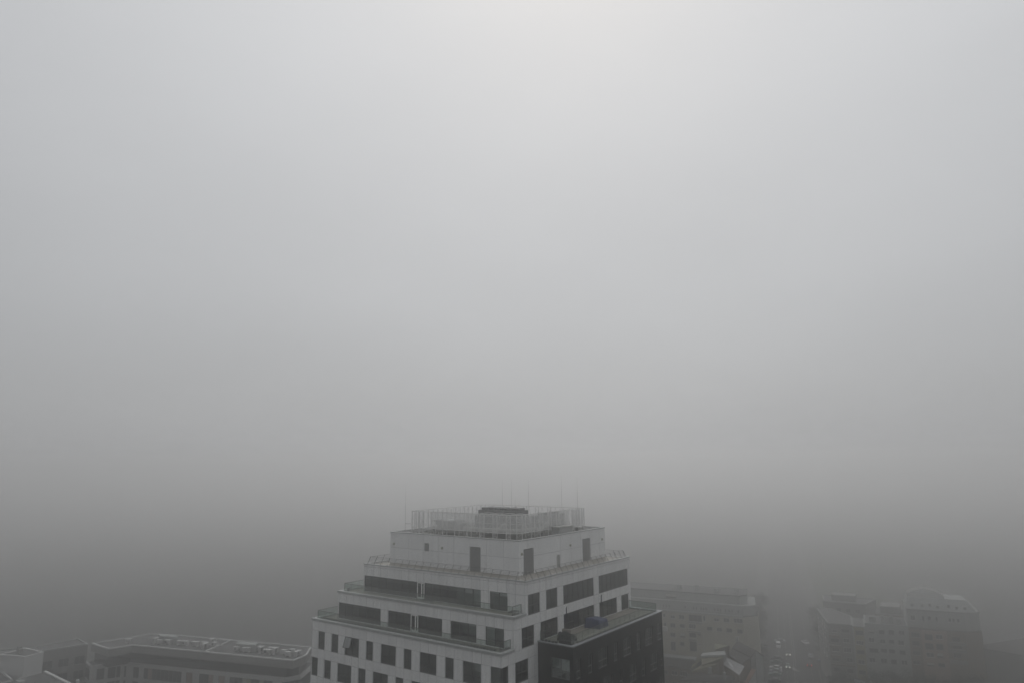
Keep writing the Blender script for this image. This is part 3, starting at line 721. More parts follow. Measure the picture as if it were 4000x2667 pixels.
# parasols
def parasol(x, y, label, base=True):
    t = thing('parasol', label, 'parasol', (x, y, -.2), 'furled parasols on the annex terrace')
    m = MB(); m.bar((x, y, -.12), (x, y + .04, 3.25), .05, 8, .035); m.build('pole', M['dsteel'], t)
    m = MB(); m.bar((x, y + .02, 1.7), (x + .02, y + .06, 2.5), .06, 8, .085); m.bar((x + .02, y + .06, 2.5), (x + .05, y + .1, 3.45), .085, 8, .06); m.build('furled_canopy', M['canvas'], t)
    m = MB(); m.box(x - .35, x + .35, y - .35, y + .35, -.2, -.1); m.bar((x, y, -.1), (x, y, .1), .08, 8); m.build('base', M['dsteel'], t)
parasol(1.34, 12.25, 'furled dark parasol beside the shrub and seat block')
parasol(.9, 22.3, 'furled dark parasol behind the blue covered furniture')
# blue covered furniture
t = thing('covered_furniture', 'stack of terrace furniture under a blue tarpaulin', 'tarpaulin', (1.95, 18.9, -.2))
m = MB(); rb = random.Random(5)
nx, ny = 12, 16; x0, x1, y0, y1 = .95, 2.9, 17.9, 20.2
def top(u, v):
    e = min(u, 1 - u, v, 1 - v); h = 1.12 - .12 * (u > .6) + .10 * math.sin(5 * v + 1) + rb.uniform(-.03, .03)
    return h
grid = {}
vs2 = []; fs2 = []
for i in range(nx + 1):
    for j in range(ny + 1):
        u, v = i / nx, j / ny; edge = i in (0, nx) or j in (0, ny)
        sx = x0 + (x1 - x0) * u + rb.uniform(-.02, .02); sy = y0 + (y1 - y0) * v + .35 * (u - .5) + rb.uniform(-.02, .02)
        z = top(u, v) - (.12 if edge else 0)
        grid[i, j] = len(vs2); vs2.append((sx, sy, z - .1))
for i in range(nx):
    for j in range(ny): fs2.append((grid[i, j], grid[i + 1, j], grid[i + 1, j + 1], grid[i, j + 1]))
ring = [grid[i, 0] for i in range(nx)] + [grid[nx, j] for j in range(ny)] + [grid[i, ny] for i in range(nx, 0, -1)] + [grid[0, j] for j in range(ny, 0, -1)]
prev = ring
for lv, zf in ((1, .62), (2, .3), (3, 0)):
    cur = []
    for q_ in ring:
        x, y, z = vs2[q_]; cx_, cy_ = 1.92, 19.05; k = 1 + .035 * lv + rb.uniform(-.02, .03)
        cur.append(len(vs2)); vs2.append((cx_ + (x - cx_) * k, cy_ + (y - cy_) * k, -.2 + (z + .2) * zf + (rb.uniform(0, .05) if lv == 3 else 0)))
    n_ = len(ring)
    for a in range(n_): fs2.append((prev[a], cur[a], cur[(a + 1) % n_], prev[(a + 1) % n_]))
    prev = cur
m.add(vs2, fs2); m.build('tarpaulin', M['blue'], t, smooth=True)
# T3 terrace bench and flat box, small post
t = thing('terrace_bench', 'low dark slatted bench on the middle terrace below the white door', 'bench', (-15.2, 3.6, 3.52))
m = MB()
for k in range(5): m.box(-16.2, -14.3, 3.35 + k * .09, 3.41 + k * .09, 3.9, 3.94)
m.build('seat', M['dsteel'], t)
for x in (-16.1, -14.45):
    m = MB(); m.box(x, x + .05, 3.37, 3.42, 3.52, 3.9); m.box(x, x + .05, 3.72, 3.77, 3.52, 3.9); m.build('leg', M['dsteel'], t)
t = thing('flat_table', 'flat dark table at the right corner of the middle terrace', 'table', (-1.1, 4.2, 3.52))
m = MB(); m.box(-1.5, -.78, 3.35, 4.7, 3.92, 3.98); m.build('table_top', M['dsteel'], t)
for x, y in ((-1.45, 3.4), (-.86, 3.4), (-1.45, 4.6), (-.86, 4.6)):
    m = MB(); m.box(x, x + .04, y, y + .04, 3.52, 3.92); m.build('leg', M['dsteel'], t)
t = thing('loudspeaker', 'small dark box on the left end of the middle terrace', 'box', (-31.0, 3.5, 3.52))
m = MB(); m.box(-31.2, -30.85, 3.35, 3.7, 3.62, 4.05); m.build('casing', M['dsteel'], t, bevel=.02)
m = MB(); m.box(-31.15, -30.9, 3.4, 3.65, 3.52, 3.62); m.build('foot', M['black'], t)

# ------------------------------------------------------------------ neighbouring buildings
def unit(A, B):
    L = math.hypot(B[0] - A[0], B[1] - A[1]); e = ((B[0] - A[0]) / L, (B[1] - A[1]) / L)
    return e, (e[1], -e[0]), L          # n points to the right of A->B: outwards when walking with the house on the left
def edge_coping(mb, poly, z0, z1, w=.35, close=True):
    """lighter roof edge round a polygon given counter-clockwise, mitred by small overlaps in height"""
    n = len(poly)
    for i in range(n if close else n - 1):
        e, nn, L = unit(poly[i], poly[(i + 1) % n])
        dz = .006 * (i % 3)
        mb.obox(poly[i], e, nn, -.02, L + .02, -w, .08, z0, z1 + dz)
def far_window(root, A, e, n, s0, z0, s1, z1, style=0, off=0.0, lab=None):
    """frame, sill and mullions stand proud of the wall, the pane sits between them"""
    if z0 > z1: z0, z1 = z1, z0
    t = .07 if style != 3 else .05
    m = MB(); d = off + .10
    m.obox(A, e, n, s0, s1, off, d, z1 - t, z1); m.obox(A, e, n, s0 - .1, s1 + .1, off, d + .14, z0 - .12, z0)
    m.obox(A, e, n, s0, s0 + t, off, d, z0, z1 - t); m.obox(A, e, n, s1 - t, s1, off, d, z0, z1 - t)
    k = max(1, round((s1 - s0) / .85)) if style != 3 else max(1, round((s1 - s0) / 1.6))
    for i in range(1, k):
        q = s0 + (s1 - s0) * i / k; m.obox(A, e, n, q - t * .6, q + t * .6, off, d, z0, z1 - t)
    o = m.build('window', M['wallwhite' if style == 1 else 'lframe' if style == 3 else 'pale' if style == 0 else 'brown'], root)
    if lab: o['label'] = lab
    m = MB(); m.obox(A, e, n, s0 + t, s1 - t, off, off + .04, z0, z1 - t)
    m.build('pane', M['fglass'], o)
    if style == 2:
        m = MB(); m.obox(A, e, n, s0 + t, s1 - t, off + .045, off + .08, z0 + (z1 - z0) * .3, z1 - t); m.build('shutter', M['shutter'], o)
    return o
def block(root, poly, z0, z1, mwall, mroof='roofgrey', name='wall', cop=None, rail=.0):
    w = MB().prism(poly, z0, z1 - .25).build(name, M[mwall], root)
    area = sum(poly[i][0] * poly[(i + 1) % len(poly)][1] - poly[(i + 1) % len(poly)][0] * poly[i][1] for i in range(len(poly)))
    if area < 0: poly = poly[::-1]
    MB().prism(poly, z1 - .25, z1 - .12).build('roof', M[mroof], root)
    if cop:
        m = MB(); edge_coping(m, poly, z1 - .27, z1 + .02); m.build('parapet', M[cop], root)
    return w

# --- long office block on the left
b = thing('office_block', 'long flat roofed office block with pale banded storeys left of the tower', 'building', (-128, 45, GZ))
top_ = [(-149.2, 25.1), (-148.2, 30.9), (-99.5, 46.2), (-101.0, 51.2), (-106.4, 56.9), (-131.0, 49.2), (-148.8, 43.4), (-156.7, 40.2), (-159.4, 25.3)]
block(b, top_, -27.4, -25.5, 'grey', 'roofgrey', 'top_storey_wall', None)
m = MB(); pts = top_
def cop_seg(i, j, w=.32, h=.3, z=-25.62):
    e, nn, L = unit(pts[i], pts[j]); m.obox(pts[i], e, nn, -.03, L + .03, -w, .08, z, z + h + .004 * i)
for i in range(len(pts)): cop_seg(i, (i + 1) % len(pts))
A_ = Vector((-125.3, 38.2)); B_ = Vector((-131.0, 49.2)); e, nn, L = unit(A_, B_); m.obox(A_, e, nn, 0, L * .5, -.2, .2, -25.62, -25.2); m.obox(A_, e, nn, L * .62, L, -.16, .16, -25.62, -25.3)
m.build('roof_edge', M['wallwhite'], b)
low_ = [(-154.8, 23.3), (-151.5, 30.3), (-103.1, 46.3), (-101.6, 50), (-108, 60), (-160, 44), (-160.5, 24.6)]
inn = [(-150.6, 25.8), (-149.6, 31.2), (-102.9, 46.9), (-102.2, 50), (-108, 57), (-158, 41), (-158.6, 26)]
m = MB(); m.prism(inn, -30.3, -27.41); m.build('set_back_wall', M['fglass'], b)
m = MB(); m.prism([(-151.6, 26.2), (-151.4, 31.0), (-104.0, 45.9), (-101.8, 46.9), (-101.3, 49), (-148, 34), (-149, 27)], -27.75, -27.42); m.build('canopy', M['pale'], b)
m = MB(); m.prism(low_, GZ, -30.35); 
m.build('lower_wall', M['fglass'], b)
m = MB(); edge_coping(m, low_, -31.05, -30.0, .45)
for k in range(1, 6): edge_coping(m, low_, -31.05 - 3.6 * k - .0, -30.2 - 3.6 * k, .3)
m.build('storey_band', M['band'], b)
m = MB(); m.prism([(x * .999 + (-.128), y) for x, y in low_], -30.36, -30.3); m.build('terrace', M['roofgrey'], b)
e, nn, L = unit(low_[1], low_[2])
for s0, s1 in ((0, .55), (1.3, 3.68), (5.61, 7.28), (19.69, 21.2), (23.2, 25.35), (29.8, 31.4), (33.3, 34.85), (47.7, 50.5)):
    m = MB(); m.obox(low_[1], e, nn, s0, s1, .0, .055, -48.2, -31.06); m.build('pier', M['band'], b)
e2, n2, L2 = unit(low_[0], low_[1])
for s0, s1 in ((0, 1.7), (3.44, 4.3), (6.1, 6.3), (7.2, L2 - .02)):
    m = MB(); m.obox(low_[0], e2, n2, s0, s1, .0, .055, -48.2, -31.06); m.build('pier', M['band'], b)
cu = random.Random(9)
for fl in range(2):
    z1 = -31.1 - 3.6 * fl; z0 = z1 - 2.65
    for s0, s1 in ((3.7, 5.6), (7.3, 19.65), (21.25, 23.15), (25.4, 29.75), (31.45, 33.25), (34.9, 47.65)):
        m = MB(); k = max(1, round((s1 - s0) / 1.3))
        for i in range(1, k):
            q = s0 + (s1 - s0) * i / k; m.obox(low_[1], e, nn, q - .035, q + .035, .0, .07, z0, z1)
        m.obox(low_[1], e, nn, s0, s1, 0, .075, z0, z0 + .08)
        o = m.build('window', M['lframe'], b)
        for i in range(k):
            if cu.random() < .3:
                a, c = s0 + (s1 - s0) * i / k + .05, s0 + (s1 - s0) * (i + 1) / k - .05
                mm = MB(); mm.obox(low_[1], e, nn, a, c, .003, .02, z0 + .1, z1); mm.build('curtain', M[cu.choice(['pink', 'ochre', 'cream', 'rust'])], o)
m = MB(); m.prism([(-147.8, 37.4), (-142.7, 39.6), (-139.6, 38.6), (-144.8, 36.6)][::1], -25.62, -23.8); m.build('stair_house', M['pale'], b)
m = MB(); m.prism([(-121.8, 45.4), (-116.0, 47.6), (-114.6, 45.6), (-120.3, 43.6)], -25.62, -23.8); m.build('stair_house', M['pale'], b)
m = MB(); m.box(-126.6, -126.2, 37.5, 37.8, -27.4, -25.6); m.bar((-127, 38.4, -25.6), (-127, 38.4, -23.6), .06); m.build('vent_pipe', M['pale'], b)

# rooftop units on that block
u = thing('rooftop_unit', '', 'air unit', (0, 0, -25.62), 'air units on the roof of the office block')
m = MB(); m.box(-.75, .75, -.4, .4, .35, 1.15); m.build('casing', M['band'], u)
m = MB(); m.box(-.8, .8, -.45, .45, 1.15, 1.22); m.build('cap', M['wallwhite'], u)
m = MB(); m.bar((-.3, -.4, .75), (-.3, -.45, .75), .3, 12); m.build('fan', M['roofdark'], u)
for x in (-.65, .6):
    m = MB(); m.box(x, x + .07, -.35, .35, 0, .35); m.build('leg', M['steel'], u)
for ch in u.children: ch.data.transform(Matrix.Translation((0, 0, -25.62)))
UN = [(-119.6, 43.6), (-117.9, 46.1), (-116.6, 44.4), (-115.2, 47.0), (-112.9, 46.2), (-111.5, 48.2), (-110.4, 46.4), (-108.9, 47.6), (-106.6, 48.6), (-105.4, 50.2), (-102.9, 49.9), (-104.2, 48.0),
      (-131.2, 41.3), (-131.4, 43.7), (-133.6, 40.2), (-128.6, 42.7), (-145.0, 35.4), (-143.6, 35.6), (-141.6, 37.0), (-142.9, 38.4), (-138.0, 38.3), (-136.4, 39.0), (-129.6, 40.6), (-151.6, 31.4)]
ULAB = ['leftmost unit on the right half of the roof', 'unit close behind the leftmost one of the right half', 'second unit in the front row of the right half', 'unit near the right stair house', 'unit at the centre of the right half', 'unit at the back centre of the right half',
        'front unit right of the right half centre', 'unit in the middle of the right cluster', 'front unit of the right cluster', 'back unit of the right cluster', 'rightmost unit beside the tower', 'unit just left of the rightmost one',
        'unit left of the low roof divider', 'back unit left of the roof divider', 'front unit in the group left of the divider', 'unit nearest the roof divider', 'long unit left of the left stair house', 'unit beside the long unit on the left half', 'unit in front of the left stair house', 'unit behind the left stair house row', 'front unit at the centre of the left half', 'back unit at the centre of the left half', 'lone unit in front near the divider', 'lone unit far left on the roof arm']
for i, ((x, y), lab) in enumerate(zip(UN, ULAB)):
    c = u if i == 0 else copy_tree(u); c.location = (x, y, -25.62); c.rotation_euler = (0, 0, R(18 + (i * 37) % 3 * 90)); c['label'] = 'pale ' + lab
    if i % 3 == 1: c.scale = (1, 1, 1.3)
    if i % 4 == 2: c.scale = (1.3, 1.2, 1)

# --- darker wing further left
b = thing('rear_wing', 'dark fronted wing with a thin pale roof edge left of the office block', 'building', (-166, 17, GZ))
wg = [(-162.9, 9.6), (-159.3, 24.9), (-168.6, 25.4), (-168.2, 13.4), (-172.5, 13.6), (-176, 4)]
wg2 = [(-176, 4.5), (-162.9, 9.6), (-159.6, 24.4), (-168.6, 25.4), (-168.2, 13.4)]
block(b, wg2, GZ, -25.5, 'grey', 'roofgrey', 'wall')
m = MB(); edge_coping(m, wg2, -25.72, -25.3, .3); m.build('roof_edge', M['pale'], b)
e, nn, L = unit(wg2[1], wg2[2])
for fl in range(3):
    for k in range(4): far_window(b, wg2[1], e, nn, 1.2 + k * 3.7, -30.2 - 3.6 * fl, 3.6 + k * 3.7, -28.2 - 3.6 * fl, 3)

# --- white house and gabled hall in the left corner
b = thing('white_house', 'tall white rendered house in the bottom left corner', 'house', (-158, 8, GZ))
block(b, [(-160.5, 4.0), (-156.9, 5.6), (-152.9, 6.9), (-153.9, 11.5), (-162.5, 10.5)], GZ, -24, 'wallwhite', 'roofgrey', 'wall', 'wallwhite')
m = MB(); m.box(-157.6, -156.8, 7.0, 7.8, -24, -22.9); m.build('chimney', M['grey'], b)
m = MB(); m.box(-159.8, -158.9, 7.5, 8.4, -24, -22.6); m.build('chimney', M['grey'], b)
b = thing('low_extension', 'low white extension between the white house and the gabled hall', 'building', (-152, 10, GZ))
block(b, [(-153.5, 6.95), (-150.0, 7.6), (-148.6, 12.0), (-153.2, 12.0)], GZ, -28.6, 'wallwhite', 'roofgrey', 'wall')
b = thing('gabled_hall', 'hall with dark roof planes and broad white gable copings', 'building', (-145, 8, GZ))
# ridge runs from (-150.6,11) ; planes given in metres
hv = [(-161.5, 4.9, -28.0), (-152.3, 4.3, -28.6), (-150.7, 5.2, -28.4), (-149.9, 10.6, -27.9), (-134.5, 10.8, -28.6), (-137, 2.0, -29.4), (-152.0, 0.0, -29.4), (-160, 1.0, -29.0)]
m = MB(); m.add([hv[2], hv[3], hv[4], hv[5], hv[6]], [(0, 4, 3, 2, 1)]); m.add([hv[0], hv[1], hv[6], hv[7]], [(0, 3, 2, 1)]); m.build('roof', M['roofgrey'], b)
m = MB(); P2 = [(p[0], p[1]) for p in (hv[2], hv[3], hv[4], hv[5], hv[6])]
m.prism(P2, GZ, -29.6); m.prism([(p[0], p[1]) for p in (hv[0], hv[1], hv[6], hv[7])], GZ, -29.8)
m.build('wall', M['wallwhite'], b)
def rim(m, p, q, w, h):
    p = Vector(p); q = Vector(q); e = (q - p); L = e.length; e.normalize(); n = Vector((e.y, -e.x, 0)).normalized()
    v = [p - n * w, p + n * w, q + n * w, q - n * w]; v2 = [x + Vector((0, 0, h)) for x in v]; v = [x - Vector((0, 0, .5)) for x in v]
    m.add(v + v2, [(0, 3, 2, 1), (4, 5, 6, 7), (0, 1, 5, 4), (1, 2, 6, 5), (2, 3, 7, 6), (3, 0, 4, 7)])
m = MB(); rim(m, hv[3], hv[4], .32, .25); m.build('gable_coping', M['wallwhite'], b)
m = MB(); rim(m, hv[2], (-150.1, 9.9, -28), .14, .2); rim(m, hv[0], hv[1], .22, .2); rim(m, (-152.2, 1.6, -29), (-151.0, 4.2, -28.5), .1, .2); m.build('roof_edge', M['wallwhite'], b)
m = MB(); m.box(-149.2, -146.6, 4.0, 5.4, -29.4, -28.2); m.build('roof_lantern', M['pale'], b)
m = MB(); m.bar((-134.9, 11.9, -30), (-134.9, 11.9, -27.6), .35, 10); m.build('chimney', M['wallwhite'], b)

# --- apartment block behind the annex
A = (-53.4, 159.1); Bp = (-27.9, 163.9); C_ = (-24.6, 168.5)
e, n, L = unit(A, Bp)
A0 = (A[0] - e[0] * 22, A[1] - e[1] * 22)
b = thing('apartment_block', 'tall tired apartment block with a recessed attic just right of the dark annex', 'building', (-40, 165, GZ))
block(b, [A0, Bp, C_, (-29, 183), (-76, 172)], GZ, -26.9, 'cream', 'roofgrey', 'wall')
m = MB(); m.obox(A, e, n, -22, L + .0, .0, .45, -27.2, -26.75); m.build('cornice', M['pale'], b)
at = [(A0[0] - n[0] * .9, A0[1] - n[1] * .9), (Bp[0] - n[0] * .9, Bp[1] - n[1] * .9), (C_[0] - .6, C_[1]), (-29.6, 182), (-76, 171)]
m = MB().prism(at, -26.98, -23.9); m.build('attic_wall', M['pale'], b)
at2 = [(A0[0] - n[0] * 2.6, A0[1] - n[1] * 2.6), (Bp[0] - n[0] * 2.4 - 1.2, Bp[1] - n[1] * 2.4), (-28.2, 169.5), (-31.5, 180), (-75, 170)]
m = MB().prism(at2, -23.88, -21.3); m.build('penthouse_wall', M['pale'], b)
m = MB().prism([(p[0] - (.3 if i in (0, 4) else -.25), p[1] - .4) for i, p in enumerate(at2)], -21.3, -21.0); m.build('roof', M['roofgrey'], b)
Aa = (A[0] - n[0] * .9, A[1] - n[1] * .9)
for s in [.1, 1.1, 2.0, 7.3, 10.1, 11.0, 12.5, 13.3, 14.1, 16.9, 17.9, 18.7, 20.3, 21.4, 22.4, 24.3]:
    far_window(b, Aa, e, n, s, -26.1, s + .45, -25.2, 2 if False else 3)
far_window(b, (A[0] - n[0] * 2.6, A[1] - n[1] * 2.6), e, n, .8, -23.3, 4.2, -22.0, 2)
r1 = [(.21, -29.08, .99, -28.05, 1), (2.66, -29.31, 4.19, -28.29, 1), (5.56, -29.22, 7.3, -27.99, 0), (8.81, -29.66, 12.97, -27.65, 3), (13.41, -29.28, 14.22, -27.6, 1), (16.81, -29.06, 18.4, -28.07, 1), (19.92, -29.08, 21.64, -27.81, 0), (23.07, -28.95, 25.8, -27.6, 1),
      (.4, -31.96, 1.25, -30.8, 1), (2.54, -32.14, 4.22, -30.83, 0), (5.65, -31.94, 7.31, -30.86, 3), (8.66, -31.96, 10.9, -30.53, 1), (2.41, -35.06, 4.08, -33.76, 0), (5.59, -34.98, 7.25, -33.61, 2), (8.67, -34.62, 10.9, -33.33, 3), (11.38, -33.8, 12.42, -32.38, 2),
      (2.42, -39.35, 4.02, -36.63, 0), (5.53, -37.62, 6.88, -36.47, 3), (8.69, -38.87, 10.92, -35.89, 3), (11.69, -37.01, 12.18, -36.37, 1), (14.5, -32.1, 16.2, -30.9, 3), (17.6, -32.1, 19.2, -30.9, 0), (20.6, -32.1, 22.4, -30.9, 3), (24, -32.1, 25.6, -30.9, 3)]
for q in r1: far_window(b, A, e, n, *q)
for q in ((13.2, -30.1, -29.75), (12.5, -33.0, -32.6), (11.2, -35.9, -35.1)): m = MB(); m.obox(A, e, n, 8.5, q[0], 0, .8, q[1], q[2]); m.build('balcony', M['grey'], b)
m = MB(); m.obox(A, e, n, -.1, 1.5, .0, 1.0, -33.4, -32.1); m.build('bay', M['shutter'], b)
m = MB(); m.obox(A, e, n, 13.1, 13.25, 0.02, .12, -40, -32.3); m.build('downpipe', M['shutter'], b)
for k, (s, hh) in enumerate(((3, 1.3), (9, 1.6), (15.5, 1.1), (22, 1.5))):
    m = MB(); p = (at2[0][0] + e[0] * (22 + s), at2[0][1] + e[1] * (22 + s) + 4); m.box(p[0], p[0] + 1.4, p[1], p[1] + .8, -21.02, -21 + hh); m.build('chimney', M['pale'], b)

# lower block in front of it
b = thing('flat_roofed_house', 'flat roofed house with a covered gallery in front of the apartment block', 'house', (-47, 158, GZ))
Af = (-53.8, 154.5); Bf = (-42., 156.8); e3, n3, L3 = unit(Af, Bf); Ag = (Af[0] - e3[0] * 16, Af[1] - e3[1] * 16); Bg = (Af[0] + e3[0] * 12.2, Af[1] + e3[1] * 12.2)
block(b, [Ag, Bg, (Bg[0] - 1, Bg[1] + 4), (Ag[0] - 1, Ag[1] + 4)], GZ, -43.4, 'brown', 'roofgrey', 'wall')
m = MB(); m.prism([Ag, Bg, (Bg[0] - .6, Bg[1] + 3.4), (Ag[0] - .6, Ag[1] + 3.4)], -40.8, -40.4); m.build('gallery_roof', M['pale'], b)
m = MB(); m.prism([(Ag[0], Ag[1] + .8), (Bg[0], Bg[1] + .8), (Bg[0] - .6, Bg[1] + 3.4), (Ag[0] - .6, Ag[1] + 3.4)], -43.38, -40.82); m.build('gallery_wall', M['grey'], b)
for q in [(4.63, -45.7, 6.48, -44.52, 1), (7.29, -45.68, 9.71, -44.36, 1), (4.56, -48.82, 6.48, -47.71, 1), (7.6, -48.8, 9.4, -47.7, 0), (1.6, -45.7, 3.4, -44.5, 0)]: far_window(b, Af, e3, n3, *q)

# old low houses with pitched roofs
def slab_house(root, tops, mroof, mwall, name='roof', floor=GZ, th=.22, wall=True):
    """tops: 3-D roof quad"""
    P = [Vector(p) for p in tops]
    nrm = (P[1] - P[0]).cross(P[2] - P[0])
    if nrm.z < 0: P = P[::-1]
    k = len(P); lo = [p - Vector((0, 0, th)) for p in P]
    m = MB(); m.add(P + lo, [tuple(range(k)), tuple(range(2 * k - 1, k - 1, -1))] + [(i, k + i, k + (i + 1) % k, (i + 1) % k) for i in range(k)]); m.build(name, M[mroof], root)
    if wall:
        c = sum(P, Vector()) / k; Q = [c + (p - c) * .94 for p in P]; hi = [q - Vector((0, 0, th + .02)) for q in Q]; bt = [Vector((q.x, q.y, floor)) for q in Q]
        m = MB(); m.add(hi + bt, [(i, k + i, k + (i + 1) % k, (i + 1) % k) for i in range(k)] + [tuple(range(k))]); m.build('wall', M[mwall], root)
b = thing('old_gabled_house', 'old house with dark tiled roof slopes beside the street', 'house', (-32, 168, GZ))
slab_house(b, [(-23.5, 145.2, -30.01), (-15.95, 137.99, -30.01), (-16.58, 136.06, -31.56), (-24.4, 142.83, -31.56)], 'roofdark', 'grey')
slab_house(b, [(-24.43, 142.92, -31.75), (-16.87, 135.98, -31.75), (-18.34, 133.07, -33.02), (-24.49, 140.16, -33.02)], 'roofdark', 'brown', name='lower_roof')
slab_house(b, [(-23.5, 145.3, -30.01), (-15.95, 138.1, -30.01), (-14.6, 140.6, -31.9), (-22.4, 148.2, -31.9)], 'roofdark', 'pale', name='rear_roof')
m = MB(); m.box(-23.9, -23.1, 144.9, 145.5, -30.6, -28.9); m.bar((-23.9, 144.2, -29.6), (-22.6, 146, -28.6), .05); m.build('chimney', M['pale'], b)
b = thing('tin_roofed_house', 'house with a light corrugated metal roof pitched towards the street', 'house', (-21, 131, GZ))
q4 = [Vector(p) for p in [(-24.11, 135.68, -32.33), (-16.2, 129.03, -32.33), (-16.73, 126.11, -33.88), (-25.44, 135.44, -33.88)]]
slab_house(b, q4, 'rooftin', 'brown')
m = MB()
for k in range(1, 34):
    a = q4[0].lerp(q4[1], k / 34); c = q4[3].lerp(q4[2], k / 34); m.bar(a + Vector((0, 0, .01)), c + Vector((0, 0, .01)), .05, 4)
m.build('corrugation', M['rooftin'], b)
m = MB(); m.bar((-20.6, 125.7, -36), (-20.6, 125.7, -33.9), .35, 10); m.build('chimney', M['pale'], b)
b = thing('mossy_roofed_house', 'old house under patched mossy olive roofs left of the metal roof', 'house', (-27, 129, GZ))
for q, nm in (([(-27.83, 127.99, -31.73), (-23.31, 133.37, -31.73), (-24.28, 132.26, -33.02), (-27.16, 126.44, -33.02)], 'roof'),
              ([(-27.41, 127.05, -33.19), (-24.13, 130.4, -33.19), (-24.68, 129.44, -34.31), (-28.8, 123.18, -34.31)], 'porch_roof'),
              ([(-27.98, 138.72, -30.09), (-23.78, 139.4, -30.09), (-23.96, 140.16, -30.95), (-26.68, 135.84, -30.95)], 'rear_roof')):
    slab_house(b, q, 'roofolive', 'brown', name=nm)
m = MB(); m.prism([(-28.99, 132.35), (-24.86, 138.48), (-23.06, 134.16), (-28.47, 129.29)], -38, -31.5); m.build('flat_roof_part', M['pale'], b)
slab_house(b, [(-29.28, 129.13, -32.85), (-28.54, 130.04, -32.33), (-29.9, 126.63, -33.53), (-29.37, 124.0, -33.88)], 'roofolive', 'grey', name='side_roof')
m = MB(); m.box(-25.6, -24.8, 127.0, 127.6, -36, -33.6); m.build('chimney', M['pale'], b)
m = MB(); m.box(-28.9, -28.3, 124.4, 124.7, -34.9, -34.2); m.build('condenser_box', M['shutter'], b)
b = thing('lean_to_shed', 'long lean-to with a rust coloured roof beside the street', 'shed', (-16, 131, GZ))
slab_house(b, [(-16.33, 134.95, -34.31), (-15.09, 134.76, -34.31), (-14.92, 127.56, -36.03), (-15.81, 126.94, -36.03)], 'rust', 'pale')
b = thing('low_front_house', 'low dark roofed house in front of the mossy roofs', 'house', (-24, 124, GZ))
slab_house(b, [(-29.34, 124.43, -34.91), (-18.61, 127.8, -34.91), (-18.68, 125.66, -36.03), (-30.87, 120.12, -36.03)], 'roofdark', 'grey')

# --- apartment row right of the street
A = (-9.3, 191.0); e, n, _ = unit(A, (27, 198.5))
def pt(s, d): return (A[0] + e[0] * s + n[0] * d, A[1] + e[1] * s + n[1] * d)
b = thing('corner_apartment_house', 'grey apartment house on the street corner right of the cars', 'building', (-5, 196, GZ))
block(b, [pt(.4, 0), pt(7.75, 0), pt(7.75, -14), (-13.5, 216.5), (-17.8, 214)], GZ, -31.3, 'grey', 'roofgrey', 'wall', 'pale')
for q in [(1.62, -34.15, 3.0, -33.28, 1), (4.38, -33.91, 6.79, -32.88, 3), (.9, -37.32, 3.39, -36.05, 3), (4.74, -37.01, 6.55, -35.83, 1), (1.18, -40.08, 3.31, -38.97, 1), (4.67, -40.05, 6.92, -38.64, 1), (.95, -43.07, 3.07, -41.97, 0), (5.32, -43.09, 7.12, -41.68, 1), (1.2, -46.4, 3, -45.2, 3), (5.2, -46.4, 7, -45.2, 3)]: far_window(b, A, e, n, *q)
for z in (-34.9, -38.1, -41.2): m = MB(); m.obox(A, e, n, .5, 3.8, 0, 1.0, z - .9, z); m.build('balcony', M['brown'], b)
m = MB(); m.obox(A, e, n, .5, 7.7, 0, .9, -44.3, -43.9); m.build('canopy', M['brown'], b)
e5, n5, L5 = unit((-17.8, 214), pt(.4, 0))
for k in range(5):
    for z in (-34.2, -37.3, -40.4, -43.5): far_window(b, (-17.8, 214), e5, n5, 2 + k * 5, z, 3.6 + k * 5, z + 1.4, 1 if (k + int(z)) % 3 else 0)
b = thing('ochre_stair_tower', 'narrow ochre banded apartment bay between the corner house and its neighbour', 'building', (1, 194, GZ))
block(b, [pt(7.8, 1.2), pt(11.5, 1.2), pt(11.5, -12), pt(7.8, -12)], GZ, -31.4, 'ochre', 'roofgrey', 'wall', 'pale')
m = MB(); m.obox(A, e, n, 7.78, 8.2, 1.2, 1.35, GZ, -31.7); m.obox(A, e, n, 11.1, 11.52, 1.2, 1.35, GZ, -31.7); m.build('pilaster', M['pale'], b)
for i, q in enumerate([(8.57, -34.09, 10.95, -32.68), (8.54, -37.05, 10.77, -35.8), (8.52, -39.91, 10.75, -38.74), (8.58, -42.98, 10.57, -41.67), (8.6, -46.1, 10.6, -44.9)]): far_window(b, A, e, n, *q, 1 if i in (1, 3) else 3, 1.2)
b = thing('cream_apartment_house', 'pale cream apartment house with many small white windows', 'building', (9, 197, GZ))
block(b, [pt(11.55, 0), pt(24.0, 0), pt(24.0, -13), pt(11.55, -13)], GZ, -30.4, 'pale', 'roofgrey', 'wall', 'pale')
for i, q in enumerate([(12.58, -33.35, 14.05, -32.26), (15.5, -33.49, 17.09, -32.25), (18.25, -33.4, 19.84, -32.01), (21.11, -33.15, 22.82, -31.92), (12.37, -36.23, 13.98, -34.83), (15.55, -36.32, 17.14, -35.01), (18.13, -36.08, 19.57, -35.0), (20.71, -36.3, 22.42, -34.85), (12.24, -39.39, 14.87, -38.08), (15.59, -39.07, 17.32, -37.91), (17.89, -39.07, 19.61, -37.85), (12.0, -42.4, 13.75, -41.02), (15.33, -42.29, 17.06, -40.91), (18.2, -42.3, 19.8, -40.9), (21.16, -42.22, 22.86, -40.85), (20.9, -39.2, 22.6, -37.9)]):
    far_window(b, A, e, n, *q, [2, 3, 3, 0, 1, 1, 3, 1, 3, 0, 3, 1, 0, 3, 1, 3][i])
